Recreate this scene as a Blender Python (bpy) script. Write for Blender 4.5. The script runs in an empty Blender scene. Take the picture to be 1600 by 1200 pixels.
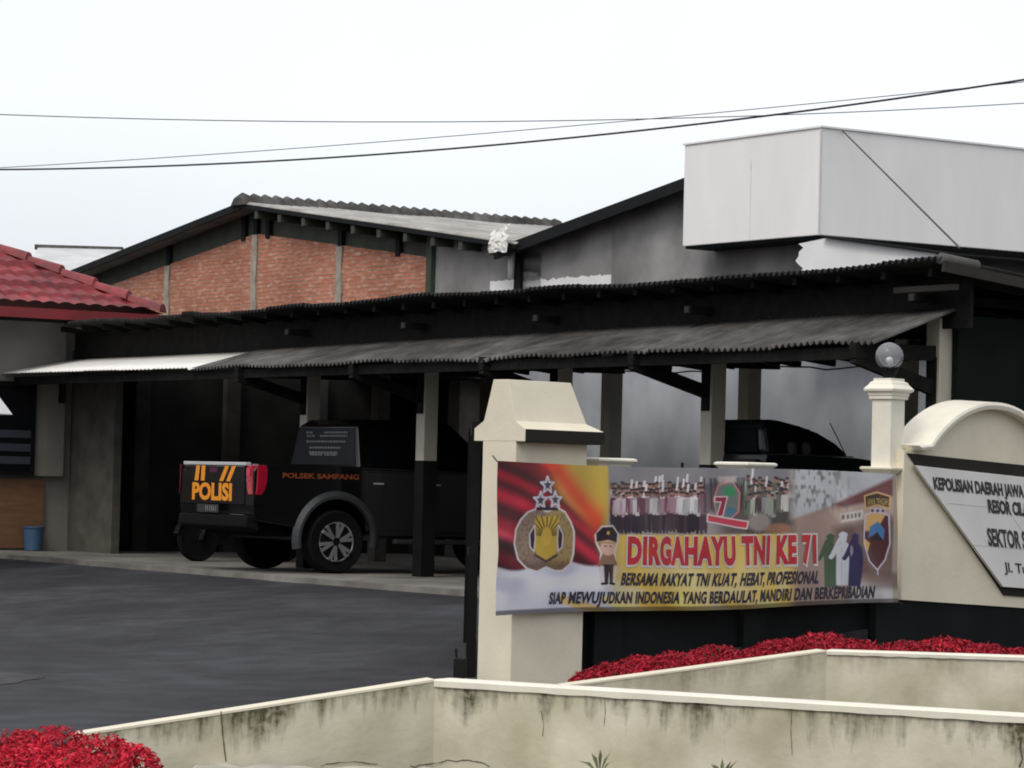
import bpy, bmesh, math, random
import numpy as np
from mathutils import Matrix, Vector
random.seed(7); rng = np.random.default_rng(7)
S = bpy.context.scene; C = S.collection

# ------------------------------------------------------------------ camera
FPX = 4800.0; PITCH = math.atan(156/4800); ROLL = .025; EZ = 1.05
F_ = Vector((0, math.cos(PITCH), math.sin(PITCH))); U0 = Vector((0, -math.sin(PITCH), math.cos(PITCH))); R0 = Vector((1, 0, 0))
R_ = R0*math.cos(ROLL) + U0*math.sin(ROLL); U_ = U0*math.cos(ROLL) - R0*math.sin(ROLL)
cam = bpy.data.cameras.new('camera'); co = bpy.data.objects.new('camera', cam); C.objects.link(co)
cam.sensor_width = 36; cam.lens = FPX/1600*36; cam.clip_start = .1; cam.clip_end = 2000
co.matrix_world = Matrix(((R_.x, U_.x, -F_.x, 0), (R_.y, U_.y, -F_.y, 0), (R_.z, U_.z, -F_.z, EZ), (0, 0, 0, 1)))
S.camera = co

# ------------------------------------------------------------------ world: overcast
w = bpy.data.worlds.new('World'); S.world = w; w.use_nodes = True
SUN_EL, SUN_AZ = math.radians(50), math.radians(-146)      # azimuth from +Y, clockwise
nt = w.node_tree; nt.nodes.clear(); N = nt.nodes.new; L = nt.links.new
out = N('ShaderNodeOutputWorld'); add = N('ShaderNodeAddShader'); L(add.outputs[0], out.inputs[0])
sky = N('ShaderNodeTexSky'); sky.sky_type = 'NISHITA'; sky.sun_disc = False
sky.sun_elevation = SUN_EL; sky.sun_rotation = SUN_AZ; sky.dust_density = 4; sky.air_density = .8
b1 = N('ShaderNodeBackground'); b1.inputs[1].default_value = .05; L(sky.outputs[0], b1.inputs[0])
b2 = N('ShaderNodeBackground'); b2.inputs[1].default_value = 1.0
tc = N('ShaderNodeTexCoord'); sp = N('ShaderNodeSeparateXYZ'); L(tc.outputs['Generated'], sp.inputs[0])
rp = N('ShaderNodeValToRGB'); L(sp.outputs[2], rp.inputs[0])
rp.color_ramp.elements[0].position = .02; rp.color_ramp.elements[0].color = (.66, .69, .76, 1)
rp.color_ramp.elements[1].position = .40; rp.color_ramp.elements[1].color = (.92, .92, .92, 1)
e = rp.color_ramp.elements.new(.12); e.color = (.94, .945, .95, 1)
nz = N('ShaderNodeTexNoise'); nz.inputs['Scale'].default_value = 5; nz.inputs['Detail'].default_value = 3
L(tc.outputs['Generated'], nz.inputs['Vector'])
mx = N('ShaderNodeMix'); mx.data_type = 'RGBA'; mx.blend_type = 'MULTIPLY'; mx.inputs[0].default_value = .14
L(rp.outputs[0], mx.inputs[6]); L(nz.outputs[0], mx.inputs[7]); 
# the street side behind the viewer: sky darkened low down, added to cut the light from the front
a1 = N('ShaderNodeMapRange'); a1.interpolation_type = 'SMOOTHSTEP'; a1.inputs[1].default_value = .2; a1.inputs[2].default_value = -.35; L(sp.outputs[1], a1.inputs[0])
a2 = N('ShaderNodeMapRange'); a2.interpolation_type = 'SMOOTHSTEP'; a2.inputs[1].default_value = .48; a2.inputs[2].default_value = .10; L(sp.outputs[2], a2.inputs[0])
a3 = N('ShaderNodeMath'); a3.operation = 'MULTIPLY'; L(a1.outputs[0], a3.inputs[0]); L(a2.outputs[0], a3.inputs[1])
m2 = N('ShaderNodeMix'); m2.data_type = 'RGBA'; L(a3.outputs[0], m2.inputs[0]); L(mx.outputs[2], m2.inputs[6]); m2.inputs[7].default_value = (.26, .265, .275, 1)
L(m2.outputs[2], b2.inputs[0])
L(b1.outputs[0], add.inputs[0]); L(b2.outputs[0], add.inputs[1])
sl = bpy.data.lights.new('sun', 'SUN'); sl.energy = 1.0; sl.angle = math.radians(18); sl.color = (1, .96, .88)
so = bpy.data.objects.new('sun', sl); C.objects.link(so)
sd = Vector((math.sin(SUN_AZ)*math.cos(SUN_EL), math.cos(SUN_AZ)*math.cos(SUN_EL), math.sin(SUN_EL)))
so.rotation_euler = sd.to_track_quat('Z', 'Y').to_euler()
S.view_settings.view_transform = 'Standard'; S.view_settings.look = 'None'; S.view_settings.gamma = 1; S.view_settings.exposure = 0
S.cycles.max_bounces = 8; S.cycles.use_denoising = True; S.cycles.filter_width = 1.9

# ------------------------------------------------------------------ surveying helpers
OB = Vector((-.93, 34.0, 0)); UV = Vector((.5535, -.8329, 0)); VV = Vector((.8329, .5535, 0)); ZV = Vector((0, 0, 1))
def frame(o, a, b): return Matrix(((a.x, b.x, 0, o.x), (a.y, b.y, 0, o.y), (a.z, b.z, 1, o.z), (0, 0, 0, 1)))
BM = frame(OB, UV, VV)                                     # carport frame: u along the front, v into depth
FE = Vector((.7071, .7071, 0)); FN = Vector((-.7071, .7071, 0)); OF = Vector((.04, 22.0, 0))
FM = frame(OF, FE, FN)                                     # fence frame: along the fence, behind it
def ray(px, py): return F_ + R_*((px-800)/FPX) + U_*((600-py)/FPX)
def on_plane(px, py, M, axis, val):                        # photo measurement -> point in frame M on plane axis=val
    d = ray(px, py); n = M.col[axis].to_3d(); o = M.col[3].to_3d(); E = Vector((0, 0, EZ))
    k = (val - (E-o).dot(n))/d.dot(n); q = E + d*k - o
    return Vector((q.dot(M.col[0].to_3d()), q.dot(M.col[1].to_3d()), q.z))
def onv(px, py, v): return on_plane(px, py, BM, 1, v)
def onu(px, py, u): return on_plane(px, py, BM, 0, u)
def onf(px, py, n): return on_plane(px, py, FM, 1, n)
def onz(px, py, z): return on_plane(px, py, BM, 2, z)
def atD(px, py, D):
    d = ray(px, py); return Vector((0, 0, EZ)) + d*(D/d.y)
def proj(P):
    q = P - Vector((0, 0, EZ)); z = q.dot(F_); return 800+FPX*q.dot(R_)/z, 600-FPX*q.dot(U_)/z

# ------------------------------------------------------------------ materials
def mat(name, col, rough=.8, var=.15, scale=4, bump=.0, metal=0, spec=.5, stretch=(1, 1, 1), var2=0, scale2=.6, coat=0, bscale=None):
    m = bpy.data.materials.new(name); m.use_nodes = True; t = m.node_tree; N = t.nodes.new; L = t.links.new
    p = t.nodes['Principled BSDF']; p.inputs['Roughness'].default_value = rough; p.inputs['Metallic'].default_value = metal
    p.inputs['Specular IOR Level'].default_value = spec; p.inputs['Coat Weight'].default_value = coat
    tc = N('ShaderNodeTexCoord'); mp = N('ShaderNodeMapping'); mp.inputs['Scale'].default_value = stretch; L(tc.outputs['Object'], mp.inputs[0])
    nz = N('ShaderNodeTexNoise'); nz.inputs['Scale'].default_value = scale; nz.inputs['Detail'].default_value = 6; L(mp.outputs[0], nz.inputs['Vector'])
    r = N('ShaderNodeMapRange'); r.inputs[1].default_value = .3; r.inputs[2].default_value = .7; r.inputs[3].default_value = 1-var; r.inputs[4].default_value = 1+var; L(nz.outputs[0], r.inputs[0])
    h = N('ShaderNodeMix'); h.data_type = 'RGBA'; h.blend_type = 'MULTIPLY'; h.inputs[0].default_value = 1; h.inputs[6].default_value = (*col, 1); L(r.outputs[0], h.inputs[7])
    last = h.outputs[2]
    if var2:
        n2 = N('ShaderNodeTexNoise'); n2.inputs['Scale'].default_value = scale2; n2.inputs['Detail'].default_value = 4; L(mp.outputs[0], n2.inputs['Vector'])
        r2 = N('ShaderNodeMapRange'); r2.inputs[1].default_value = .35; r2.inputs[2].default_value = .65; r2.inputs[3].default_value = 1-var2; r2.inputs[4].default_value = 1+var2; L(n2.outputs[0], r2.inputs[0])
        h2 = N('ShaderNodeMix'); h2.data_type = 'RGBA'; h2.blend_type = 'MULTIPLY'; h2.inputs[0].default_value = 1; L(last, h2.inputs[6]); L(r2.outputs[0], h2.inputs[7]); last = h2.outputs[2]
    L(last, p.inputs['Base Color'])
    if bump:
        bn = N('ShaderNodeTexNoise'); bn.inputs['Scale'].default_value = bscale or scale*6; bn.inputs['Detail'].default_value = 5; L(mp.outputs[0], bn.inputs['Vector'])
        bp = N('ShaderNodeBump'); bp.inputs['Strength'].default_value = bump; bp.inputs['Distance'].default_value = .02; L(bn.outputs[0], bp.inputs['Height']); L(bp.outputs[0], p.inputs['Normal'])
    return m
def attr_mat(name, rough=.7, spec=.3, trans=0):
    m = bpy.data.materials.new(name); m.use_nodes = True; t = m.node_tree; p = t.nodes['Principled BSDF']
    a = t.nodes.new('ShaderNodeVertexColor'); a.layer_name = 'Col'; t.links.new(a.outputs[0], p.inputs['Base Color'])
    p.inputs['Roughness'].default_value = rough; p.inputs['Specular IOR Level'].default_value = spec
    return m
def streak_mat(name, base, dark, k=3.0, amount=.55, sx=7, sy=.9, tint=(.33, .31, .19)):
    # cream render with run-off stains hanging from its top edge (UV v = metres below the edge) and blotchy yellowing
    m = bpy.data.materials.new(name); m.use_nodes = True; t = m.node_tree; N = t.nodes.new; L = t.links.new; p = t.nodes['Principled BSDF']
    p.inputs['Roughness'].default_value = .85; p.inputs['Specular IOR Level'].default_value = .2
    uv = N('ShaderNodeUVMap'); sx_ = N('ShaderNodeSeparateXYZ'); L(uv.outputs[0], sx_.inputs[0])
    mp = N('ShaderNodeMapping'); mp.inputs['Scale'].default_value = (sx, sy, 1); L(uv.outputs[0], mp.inputs[0])
    n1 = N('ShaderNodeTexNoise'); n1.inputs['Scale'].default_value = 1; n1.inputs['Detail'].default_value = 7; n1.inputs['Roughness'].default_value = .65; L(mp.outputs[0], n1.inputs['Vector'])
    mul = N('ShaderNodeMath'); mul.operation = 'MULTIPLY_ADD'; L(sx_.outputs[1], mul.inputs[0]); mul.inputs[1].default_value = -k; L(n1.outputs[0], mul.inputs[2])
    nl = N('ShaderNodeTexNoise'); nl.inputs['Scale'].default_value = 1.7; nl.inputs['Detail'].default_value = 2; ml = N('ShaderNodeMapping'); ml.inputs['Scale'].default_value = (1, .2, 1); L(uv.outputs[0], ml.inputs[0]); L(ml.outputs[0], nl.inputs['Vector'])
    ad = N('ShaderNodeMath'); ad.operation = 'MULTIPLY_ADD'; L(nl.outputs[0], ad.inputs[0]); ad.inputs[1].default_value = .75; L(mul.outputs[0], ad.inputs[2])
    mr = N('ShaderNodeMapRange'); mr.inputs[1].default_value = .70; mr.inputs[2].default_value = .98; L(ad.outputs[0], mr.inputs[0])
    n3 = N('ShaderNodeTexNoise'); n3.inputs['Scale'].default_value = 28; n3.inputs['Detail'].default_value = 4; L(uv.outputs[0], n3.inputs['Vector'])
    mb = N('ShaderNodeMath'); mb.operation = 'MULTIPLY'; L(mr.outputs[0], mb.inputs[0]); L(n3.outputs[0], mb.inputs[1])
    mc = N('ShaderNodeMath'); mc.operation = 'MULTIPLY'; mc.use_clamp = True; L(mb.outputs[0], mc.inputs[0]); mc.inputs[1].default_value = amount*2
    n2 = N('ShaderNodeTexNoise'); n2.inputs['Scale'].default_value = 2.2; n2.inputs['Detail'].default_value = 6; L(uv.outputs[0], n2.inputs['Vector'])
    r2 = N('ShaderNodeMapRange'); r2.inputs[1].default_value = .38; r2.inputs[2].default_value = .72; r2.inputs[4].default_value = .8; L(n2.outputs[0], r2.inputs[0])
    c1 = N('ShaderNodeMix'); c1.data_type = 'RGBA'; c1.inputs[6].default_value = (*base, 1); c1.inputs[7].default_value = (*tint, 1); L(r2.outputs[0], c1.inputs[0])
    c2 = N('ShaderNodeMix'); c2.data_type = 'RGBA'; L(mc.outputs[0], c2.inputs[0]); L(c1.outputs[2], c2.inputs[6]); c2.inputs[7].default_value = (*dark, 1)
    L(c2.outputs[2], p.inputs['Base Color'])
    bp = N('ShaderNodeBump'); bp.inputs['Strength'].default_value = .25; bp.inputs['Distance'].default_value = .01; L(n3.outputs[0], bp.inputs['Height']); L(bp.outputs[0], p.inputs['Normal'])
    return m
def brick_mat():
    m = bpy.data.materials.new('rough_red_brick'); m.use_nodes = True; t = m.node_tree; N = t.nodes.new; L = t.links.new; p = t.nodes['Principled BSDF']
    p.inputs['Roughness'].default_value = .92; p.inputs['Specular IOR Level'].default_value = .15
    uv = N('ShaderNodeUVMap'); dn = N('ShaderNodeTexNoise'); dn.inputs['Scale'].default_value = 5; dn.inputs['Detail'].default_value = 4; L(uv.outputs[0], dn.inputs['Vector'])
    va = N('ShaderNodeVectorMath'); va.operation = 'SCALE'; L(dn.outputs[1], va.inputs[0]); va.inputs['Scale'].default_value = .05
    vb = N('ShaderNodeVectorMath'); L(uv.outputs[0], vb.inputs[0]); L(va.outputs[0], vb.inputs[1])
    b = N('ShaderNodeTexBrick'); L(vb.outputs[0], b.inputs['Vector']); b.inputs['Scale'].default_value = 1
    b.inputs['Brick Width'].default_value = .24; b.inputs['Row Height'].default_value = .062; b.inputs['Mortar Size'].default_value = .009; b.inputs['Mortar Smooth'].default_value = .5
    b.inputs['Color1'].default_value = (.50, .22, .15, 1); b.inputs['Color2'].default_value = (.42, .15, .088, 1); b.inputs['Mortar'].default_value = (.33, .245, .19, 1)
    n = N('ShaderNodeTexNoise'); n.inputs['Scale'].default_value = 18; n.inputs['Detail'].default_value = 6; mp = N('ShaderNodeMapping'); mp.inputs['Scale'].default_value = (.35, 1, 1); L(uv.outputs[0], mp.inputs[0]); L(mp.outputs[0], n.inputs['Vector'])
    r = N('ShaderNodeMapRange'); r.inputs[1].default_value = .52; r.inputs[2].default_value = .72; r.inputs[4].default_value = .75; L(n.outputs[0], r.inputs[0])
    c = N('ShaderNodeMix'); c.data_type = 'RGBA'; L(r.outputs[0], c.inputs[0]); L(b.outputs[0], c.inputs[6]); c.inputs[7].default_value = (.66, .47, .38, 1)
    n4 = N('ShaderNodeTexNoise'); n4.inputs['Scale'].default_value = .9; n4.inputs['Detail'].default_value = 3; L(uv.outputs[0], n4.inputs['Vector'])
    r4 = N('ShaderNodeMapRange'); r4.inputs[3].default_value = .55; r4.inputs[4].default_value = 1.4; L(n4.outputs[0], r4.inputs[0])
    c4 = N('ShaderNodeMix'); c4.data_type = 'RGBA'; c4.blend_type = 'MULTIPLY'; c4.inputs[0].default_value = 1; L(c.outputs[2], c4.inputs[6]); L(r4.outputs[0], c4.inputs[7])
    L(c4.outputs[2], p.inputs['Base Color'])
    bp = N('ShaderNodeBump'); bp.inputs['Strength'].default_value = .7; bp.inputs['Distance'].default_value = .03; L(b.outputs[1], bp.inputs['Height']); bp.invert = True; L(bp.outputs[0], p.inputs['Normal'])
    return m
def plaster_mat(name, grey, white, edge, wob=.12):
    # bare cement wall, its lower part painted white up to a ragged brush line (UV v = metres above 'edge')
    m = bpy.data.materials.new(name); m.use_nodes = True; t = m.node_tree; N = t.nodes.new; L = t.links.new; p = t.nodes['Principled BSDF']
    p.inputs['Roughness'].default_value = .8; p.inputs['Specular IOR Level'].default_value = .3
    uv = N('ShaderNodeUVMap'); s = N('ShaderNodeSeparateXYZ'); L(uv.outputs[0], s.inputs[0])
    mp = N('ShaderNodeMapping'); mp.inputs['Scale'].default_value = (.8, .75, 1); L(uv.outputs[0], mp.inputs[0])
    n = N('ShaderNodeTexNoise'); n.inputs['Scale'].default_value = 1.6; n.inputs['Detail'].default_value = 7; L(mp.outputs[0], n.inputs['Vector'])
    r = N('ShaderNodeMapRange'); r.inputs[1].default_value = .3; r.inputs[2].default_value = .7; r.inputs[3].default_value = .65; r.inputs[4].default_value = 1.35; L(n.outputs[0], r.inputs[0])
    g = N('ShaderNodeMix'); g.data_type = 'RGBA'; g.blend_type = 'MULTIPLY'; g.inputs[0].default_value = 1; g.inputs[6].default_value = (*grey, 1); L(r.outputs[0], g.inputs[7])
    n2 = N('ShaderNodeTexNoise'); n2.inputs['Scale'].default_value = 6; n2.inputs['Detail'].default_value = 6; L(uv.outputs[0], n2.inputs['Vector'])
    a = N('ShaderNodeMath'); a.operation = 'MULTIPLY_ADD'; L(n2.outputs[0], a.inputs[0]); a.inputs[1].default_value = wob*2; a.inputs[2].default_value = edge-wob
    lt = N('ShaderNodeMath'); lt.operation = 'LESS_THAN'; L(s.outputs[1], lt.inputs[0]); L(a.outputs[0], lt.inputs[1])
    c = N('ShaderNodeMix'); c.data_type = 'RGBA'; L(lt.outputs[0], c.inputs[0]); L(g.outputs[2], c.inputs[6])
    n5 = N('ShaderNodeMix'); n5.data_type = 'RGBA'; n5.blend_type = 'MULTIPLY'; n5.inputs[0].default_value = .25; n5.inputs[6].default_value = (*white, 1); L(r.outputs[0], n5.inputs[7]); L(n5.outputs[2], c.inputs[7])
    L(c.outputs[2], p.inputs['Base Color'])
    return m
def glass_globe():
    m = bpy.data.materials.new('clear_globe_glass'); m.use_nodes = True; t = m.node_tree; N = t.nodes.new; L = t.links.new
    t.nodes.remove(t.nodes['Principled BSDF']); o = t.nodes['Material Output']
    tr = N('ShaderNodeBsdfTransparent'); tr.inputs[0].default_value = (.86, .88, .9, 1)
    gl = N('ShaderNodeBsdfGlossy'); gl.inputs['Roughness'].default_value = .08; gl.inputs[0].default_value = (.9, .9, .9, 1)
    df = N('ShaderNodeBsdfDiffuse'); df.inputs[0].default_value = (.72, .74, .77, 1)
    fr = N('ShaderNodeFresnel'); fr.inputs[0].default_value = 1.35
    m1 = N('ShaderNodeMixShader'); m1.inputs[0].default_value = .24; L(tr.outputs[0], m1.inputs[1]); L(df.outputs[0], m1.inputs[2])
    m2 = N('ShaderNodeMixShader'); L(fr.outputs[0], m2.inputs[0]); L(m1.outputs[0], m2.inputs[1]); L(gl.outputs[0], m2.inputs[2]); L(m2.outputs[0], o.inputs[0])
    return m

M = dict(
 asphalt=mat('asphalt', (.026, .027, .0325), .8, .38, 3, .8, stretch=(1, 1, 1), var2=.42, scale2=.55, bscale=45, spec=.3),
 patch=mat('old_asphalt_patch', (.036, .036, .041), .75, .35, 8, .8, var2=.2, scale2=2, spec=.35),
 ground=mat('ground_soil', (.07, .062, .05), .95, .3, 2, .4),
 dirt=mat('sandy_dirt', (.13, .10, .065), .95, .4, 5, .5),
 pad=mat('concrete_pad', (.17, .16, .145), .85, .25, 3, .2, var2=.3, scale2=.8),
 cream=mat('cream_paint', (.74, .69, .545), .6, .035, 5, .10, spec=.3, var2=.035, scale2=1.6),
 cream2=mat('bright_cream_paint', (.80, .77, .66), .55, .05, 6, .10, var2=.05, scale2=2),
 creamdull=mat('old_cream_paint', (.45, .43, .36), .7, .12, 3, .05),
 plastershade=mat('shaded_plaster', (.05, .047, .042), .9, .3, 3, spec=.1),  # old cream darkened to carry the shade deep inside the bay
 creamshade=mat('shaded_cream_paint', (.10, .095, .083), .85, .3, 3, spec=.1),  # cream paint with the deep shade under the roof put into its colour
 blackpaint=mat('black_paint', (.008, .0085, .009), .6, .2, 5, spec=.12),
 fencebase=mat('black_wall_paint', (.008, .0095, .010), .7, .25, 2, .1, var2=.25, spec=.10),
 darkwood=mat('dark_stained_wood', (.013, .0125, .012), .8, .3, 8, .2, spec=.08),
 beamend=mat('grey_beam_end', (.035, .033, .03), .8, .2, 6, spec=.2),
 asbestos=mat('weathered_fibre_cement', (.094, .091, .088), .95, .35, 5, .3, stretch=(1, 1, 1), var2=.4, scale2=1.1, spec=.15),
 asbestosdark=mat('dark_fibre_cement', (.028, .028, .028), .95, .35, 5, .3, var2=.25, spec=.1),  # near-black fibre cement for the carport and warehouse roofs
 asbestoslight=mat('pale_fibre_cement', (.36, .35, .33), .9, .22, 3, .2, var2=.25, scale2=.8),
 whitesheet=mat('white_plastic_sheet', (.78, .77, .73), .5, .06, 3),
 tile=mat('red_glazed_tile', (.20, .017, .022), .5, .35, 9, .15, var2=.3, scale2=2),
 redtrim=mat('red_fascia_paint', (.19, .014, .018), .5, .1, 4),
 housewall=mat('house_wall_paint', (.24, .23, .205), .85, .12, 2, spec=.15),
 wallshade=mat('shaded_dark_wall', (.020, .020, .019), .9, .4, 1.5, spec=.1, var2=.4, scale2=.7),  # near-black colour stands in for deep shade on these walls
 wood=mat('varnished_plywood', (.20, .105, .055), .55, .2, 3, stretch=(1, 1, 6)),
 bin=mat('blue_plastic', (.05, .11, .21), .5, .1, 4),
 green=mat('dark_green_steel', (.058, .070, .056), .8, .2, 4, spec=.2),
 greendark=mat('green_tarpaulin', (.006, .010, .008), .85, .3, 2, spec=.08),
 column=mat('bare_concrete_column', (.33, .30, .25), .9, .25, 8, .3),
 brick=brick_mat(),
 plaster=plaster_mat('half_painted_cement', (.25, .25, .25), (.80, .81, .82), 0, .07),
 plaster2=plaster_mat('half_painted_cement_high', (.22, .22, .22), (.82, .83, .84), 0, .07),
 silver=mat('silver_painted_wall', (.34, .36, .39), .40, .18, 1.2, .06, spec=.5, var2=.2, scale2=.9, stretch=(1, 1, .7)),
 clad=mat('white_cladding', (.86, .86, .855), .5, .02, 2.0, .0, var2=.035, scale2=.5, stretch=(1.5, 1.5, .5)),
 cladline=mat('grey_joint_sealant', (.62, .62, .61), .8, .1, 4),
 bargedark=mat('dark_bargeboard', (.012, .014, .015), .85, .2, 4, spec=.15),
 pvc=mat('white_pvc', (.75, .75, .75), .4, .05, 4),
 plastic=mat('white_plastic_bag', (.75, .75, .73), .35, .12, 8, .3),
 truck=mat('black_car_paint', (.0045, .0048, .0055), .22, .1, 3, spec=.4, coat=.25),
 suvpaint=mat('dark_green_car_paint', (.005, .008, .009), .28, .1, 3, spec=.25, coat=.05),
 flare=mat('grey_wheel_flare', (.035, .04, .044), .38, .1, 5),
 trim=mat('black_plastic_trim', (.010, .010, .011), .6, .1, 5, spec=.2),
 carglass=mat('tinted_car_glass', (.005, .006, .008), .2, .05, 2, spec=.18),
 dimglass=mat('dim_car_glass', (.004, .005, .006), .6, .05, 2, spec=.04),
 rubber=mat('tyre_rubber', (.008, .008, .008), .9, .2, 20, .3, spec=.1),
 alloy=mat('alloy_rim', (.42, .43, .44), .35, .15, 8, metal=.7),
 chrome=mat('chrome', (.75, .75, .77), .12, .02, 8, metal=1),
 lampred=mat('red_tail_lamp', (.38, .008, .03), .15, .1, 10, coat=.5),
 lampdark=mat('shaded_tail_lamp', (.10, .004, .010), .3, .1, 10),
 lampclear=mat('pale_lamp_lens', (.60, .06, .12), .2, .05, 10),
 orange=mat('orange_vinyl', (.80, .29, .015), .5, .05, 6),
 orangedull=mat('dull_orange_vinyl', (.26, .06, .014), .5, .1, 6),
 greyvinyl=mat('grey_vinyl', (.11, .13, .145), .5, .1, 6),
 plate=mat('black_number_plate', (.03, .03, .03), .5, .1, 6),
 platetext=mat('white_plate_paint', (.35, .35, .35), .5, .1, 6),
 letters=mat('black_letter_paint', (.025, .025, .025), .6, .2, 6),
 shadowgap=mat('dark_brown_frame', (.022, .020, .017), .7, .1, 4, spec=.15),
 signface=mat('white_sign_marble', (.74, .73, .71), .35, .05, 2, var2=.05),
 redprint=mat('red_print', (.52, .022, .035), .6, .12, 6),
 whiteprint=mat('white_print', (.70, .66, .63), .6, .06, 6),
 navyprint=mat('navy_print', (.022, .018, .04), .6, .15, 6),
 print=attr_mat('printed_vinyl', .5, .4),
 leaf=attr_mat('red_leaf', .55, .25),
 greenleaf=mat('weed_leaf', (.15, .17, .085), .8, .3, 20),
 bulb=mat('white_bulb_glass', (.85, .85, .85), .3, .01, 4),
 globe=glass_globe(),
 wire=mat('black_cable', (.02, .02, .022), .6, .1, 4),
 paleroof=mat('pale_metal_roof', (.55, .56, .57), .5, .15, 1.5),
 stain=streak_mat('stained_cream_render', (.655, .625, .50), (.085, .082, .048), 1.35, .95, 9, 1.6),
 stainclean=streak_mat('faintly_stained_cream_render', (.66, .625, .50), (.22, .16, .14), 1.6, .5),
 crack=mat('crack_shadow', (.09, .08, .055), .95, .2, 6),
 footing=mat('broken_footing_plaster', (.42, .40, .34), .9, .25, 6, .4),
)

# ------------------------------------------------------------------ mesh helpers
class MB:
    def __init__(s, M_=Matrix.Identity(4)): s.v = []; s.f = []; s.mi = []; s.M = M_; s.uv = {}
    def pt(s, p): s.v.append(s.M @ Vector(p)); return len(s.v)-1
    def face(s, pts, mi=0, uv=None):
        i = [s.pt(p) for p in pts]; s.f.append(i); s.mi.append(mi)
        if uv: s.uv[len(s.f)-1] = uv
        return s
    def idx(s, ids, mi=0): s.f.append(list(ids)); s.mi.append(mi)
    def box(s, a, b, mi=0):
        x0, y0, z0 = a; x1, y1, z1 = b
        i = [s.pt(p) for p in ((x0,y0,z0),(x1,y0,z0),(x1,y1,z0),(x0,y1,z0),(x0,y0,z1),(x1,y0,z1),(x1,y1,z1),(x0,y1,z1))]
        for q in ((0,3,2,1),(4,5,6,7),(0,1,5,4),(1,2,6,5),(2,3,7,6),(3,0,4,7)): s.f.append([i[k] for k in q]); s.mi.append(mi)
        return s
    def bar(s, p, q, wd, ht, mi=0, up=(0, 0, 1)):               # rectangular bar between two points
        p, q = Vector(p), Vector(q); d = (q-p).normalized(); x = d.cross(Vector(up)).normalized()*wd/2; y = x.cross(d).normalized()*ht/2
        i = [s.pt(c) for c in (p-x-y, p+x-y, p+x+y, p-x+y, q-x-y, q+x-y, q+x+y, q-x+y)]
        for k in ((0,3,2,1),(4,5,6,7),(0,1,5,4),(1,2,6,5),(2,3,7,6),(3,0,4,7)): s.f.append([i[j] for j in k]); s.mi.append(mi)
        return s
    def prism(s, poly, axis, a, b, mi=0):                        # polygon in the two other axes, extruded along axis
        def P(c, t):
            c = list(c); c.insert(axis, t); return c
        A = [s.pt(P(c, a)) for c in poly]; B = [s.pt(P(c, b)) for c in poly]; n = len(poly)
        s.f.append(A[::-1]); s.mi.append(mi); s.f.append(B); s.mi.append(mi)
        for k in range(n): s.f.append([A[k], A[(k+1) % n], B[(k+1) % n], B[k]]); s.mi.append(mi)
        return s
    def rings(s, R, mi=0, cap=True):
        I = [[s.pt(p) for p in r] for r in R]; n = len(R[0])
        for a, b in zip(I, I[1:]):
            for k in range(n): s.f.append([a[k], a[(k+1) % n], b[(k+1) % n], b[k]]); s.mi.append(mi)
        if cap: s.f.append(I[0][::-1]); s.mi.append(mi); s.f.append(I[-1]); s.mi.append(mi)
        return s
    def lathe(s, c, prof, ax='z', n=24, mi=0):                   # prof: (radius, offset along the axis)
        c = Vector(c); R = []
        for r, h in prof:
            ring = []
            for k in range(n):
                a = 2*math.pi*k/n; x, y = r*math.cos(a), r*math.sin(a)
                ring.append(c + Vector({'z': (x, y, h), 'x': (h, x, y), 'y': (y, h, x)}[ax]))
            R.append(ring)
        return s.rings(R, mi)
    def tube(s, pts, r, n=6, mi=0):
        pts = [Vector(p) for p in pts]; R = []
        for k, p in enumerate(pts):
            d = (pts[min(k+1, len(pts)-1)] - pts[max(k-1, 0)]).normalized(); x = d.cross(Vector((.013, .02, 1))).normalized(); y = x.cross(d)
            R.append([p + x*r*math.cos(2*math.pi*j/n) + y*r*math.sin(2*math.pi*j/n) for j in range(n)])
        return s.rings(R, mi)
    def sq(s, c, prof, rot=0, mi=0):                             # stacked squares: prof (half width, z)
        R = []
        for h, z in prof:
            R.append([Vector((c[0]+h*1.4142*math.cos(rot+math.pi/4+k*math.pi/2), c[1]+h*1.4142*math.sin(rot+math.pi/4+k*math.pi/2), z)) for k in range(4)])
        return s.rings(R, mi)
    def build(s, name, mats, parent=None, bevel=0, smooth=False, solid=0, seg=2):
        if not isinstance(mats, (list, tuple)): mats = [mats]
        off = Vector(parent['_o']) if parent and '_o' in parent else Vector()
        me = bpy.data.meshes.new(name); me.from_pydata([tuple(v-off) for v in s.v], [], s.f)
        for m in mats: me.materials.append(m)
        me.polygons.foreach_set('material_index', s.mi)
        if s.uv:
            ul = me.uv_layers.new(name='UVMap')
            for fi, co_ in s.uv.items():
                for li, c in zip(me.polygons[fi].loop_indices, co_): ul.data[li].uv = c
        bm = bmesh.new(); bm.from_mesh(me)
        if not s.uv: bmesh.ops.remove_doubles(bm, verts=bm.verts, dist=1e-5)
        bmesh.ops.recalc_face_normals(bm, faces=bm.faces); bm.to_mesh(me); bm.free()
        if smooth:
            for p in me.polygons: p.use_smooth = True
        o = bpy.data.objects.new(name, me); C.objects.link(o)
        if parent:
            o.parent = parent; o['_o'] = tuple(off)
        if bevel:
            b = o.modifiers.new('bevel', 'BEVEL'); b.width = bevel; b.segments = seg; b.limit_method = 'ANGLE'; b.angle_limit = math.radians(35)
        if solid:
            q = o.modifiers.new('solid', 'SOLIDIFY'); q.thickness = solid; q.offset = 0
        return o
def tag(o, label=None, cat=None, group=None, kind=None):
    if label: o['label'] = label
    if cat: o['category'] = cat
    if group: o['group'] = group
    if kind: o['kind'] = kind
    return o
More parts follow.
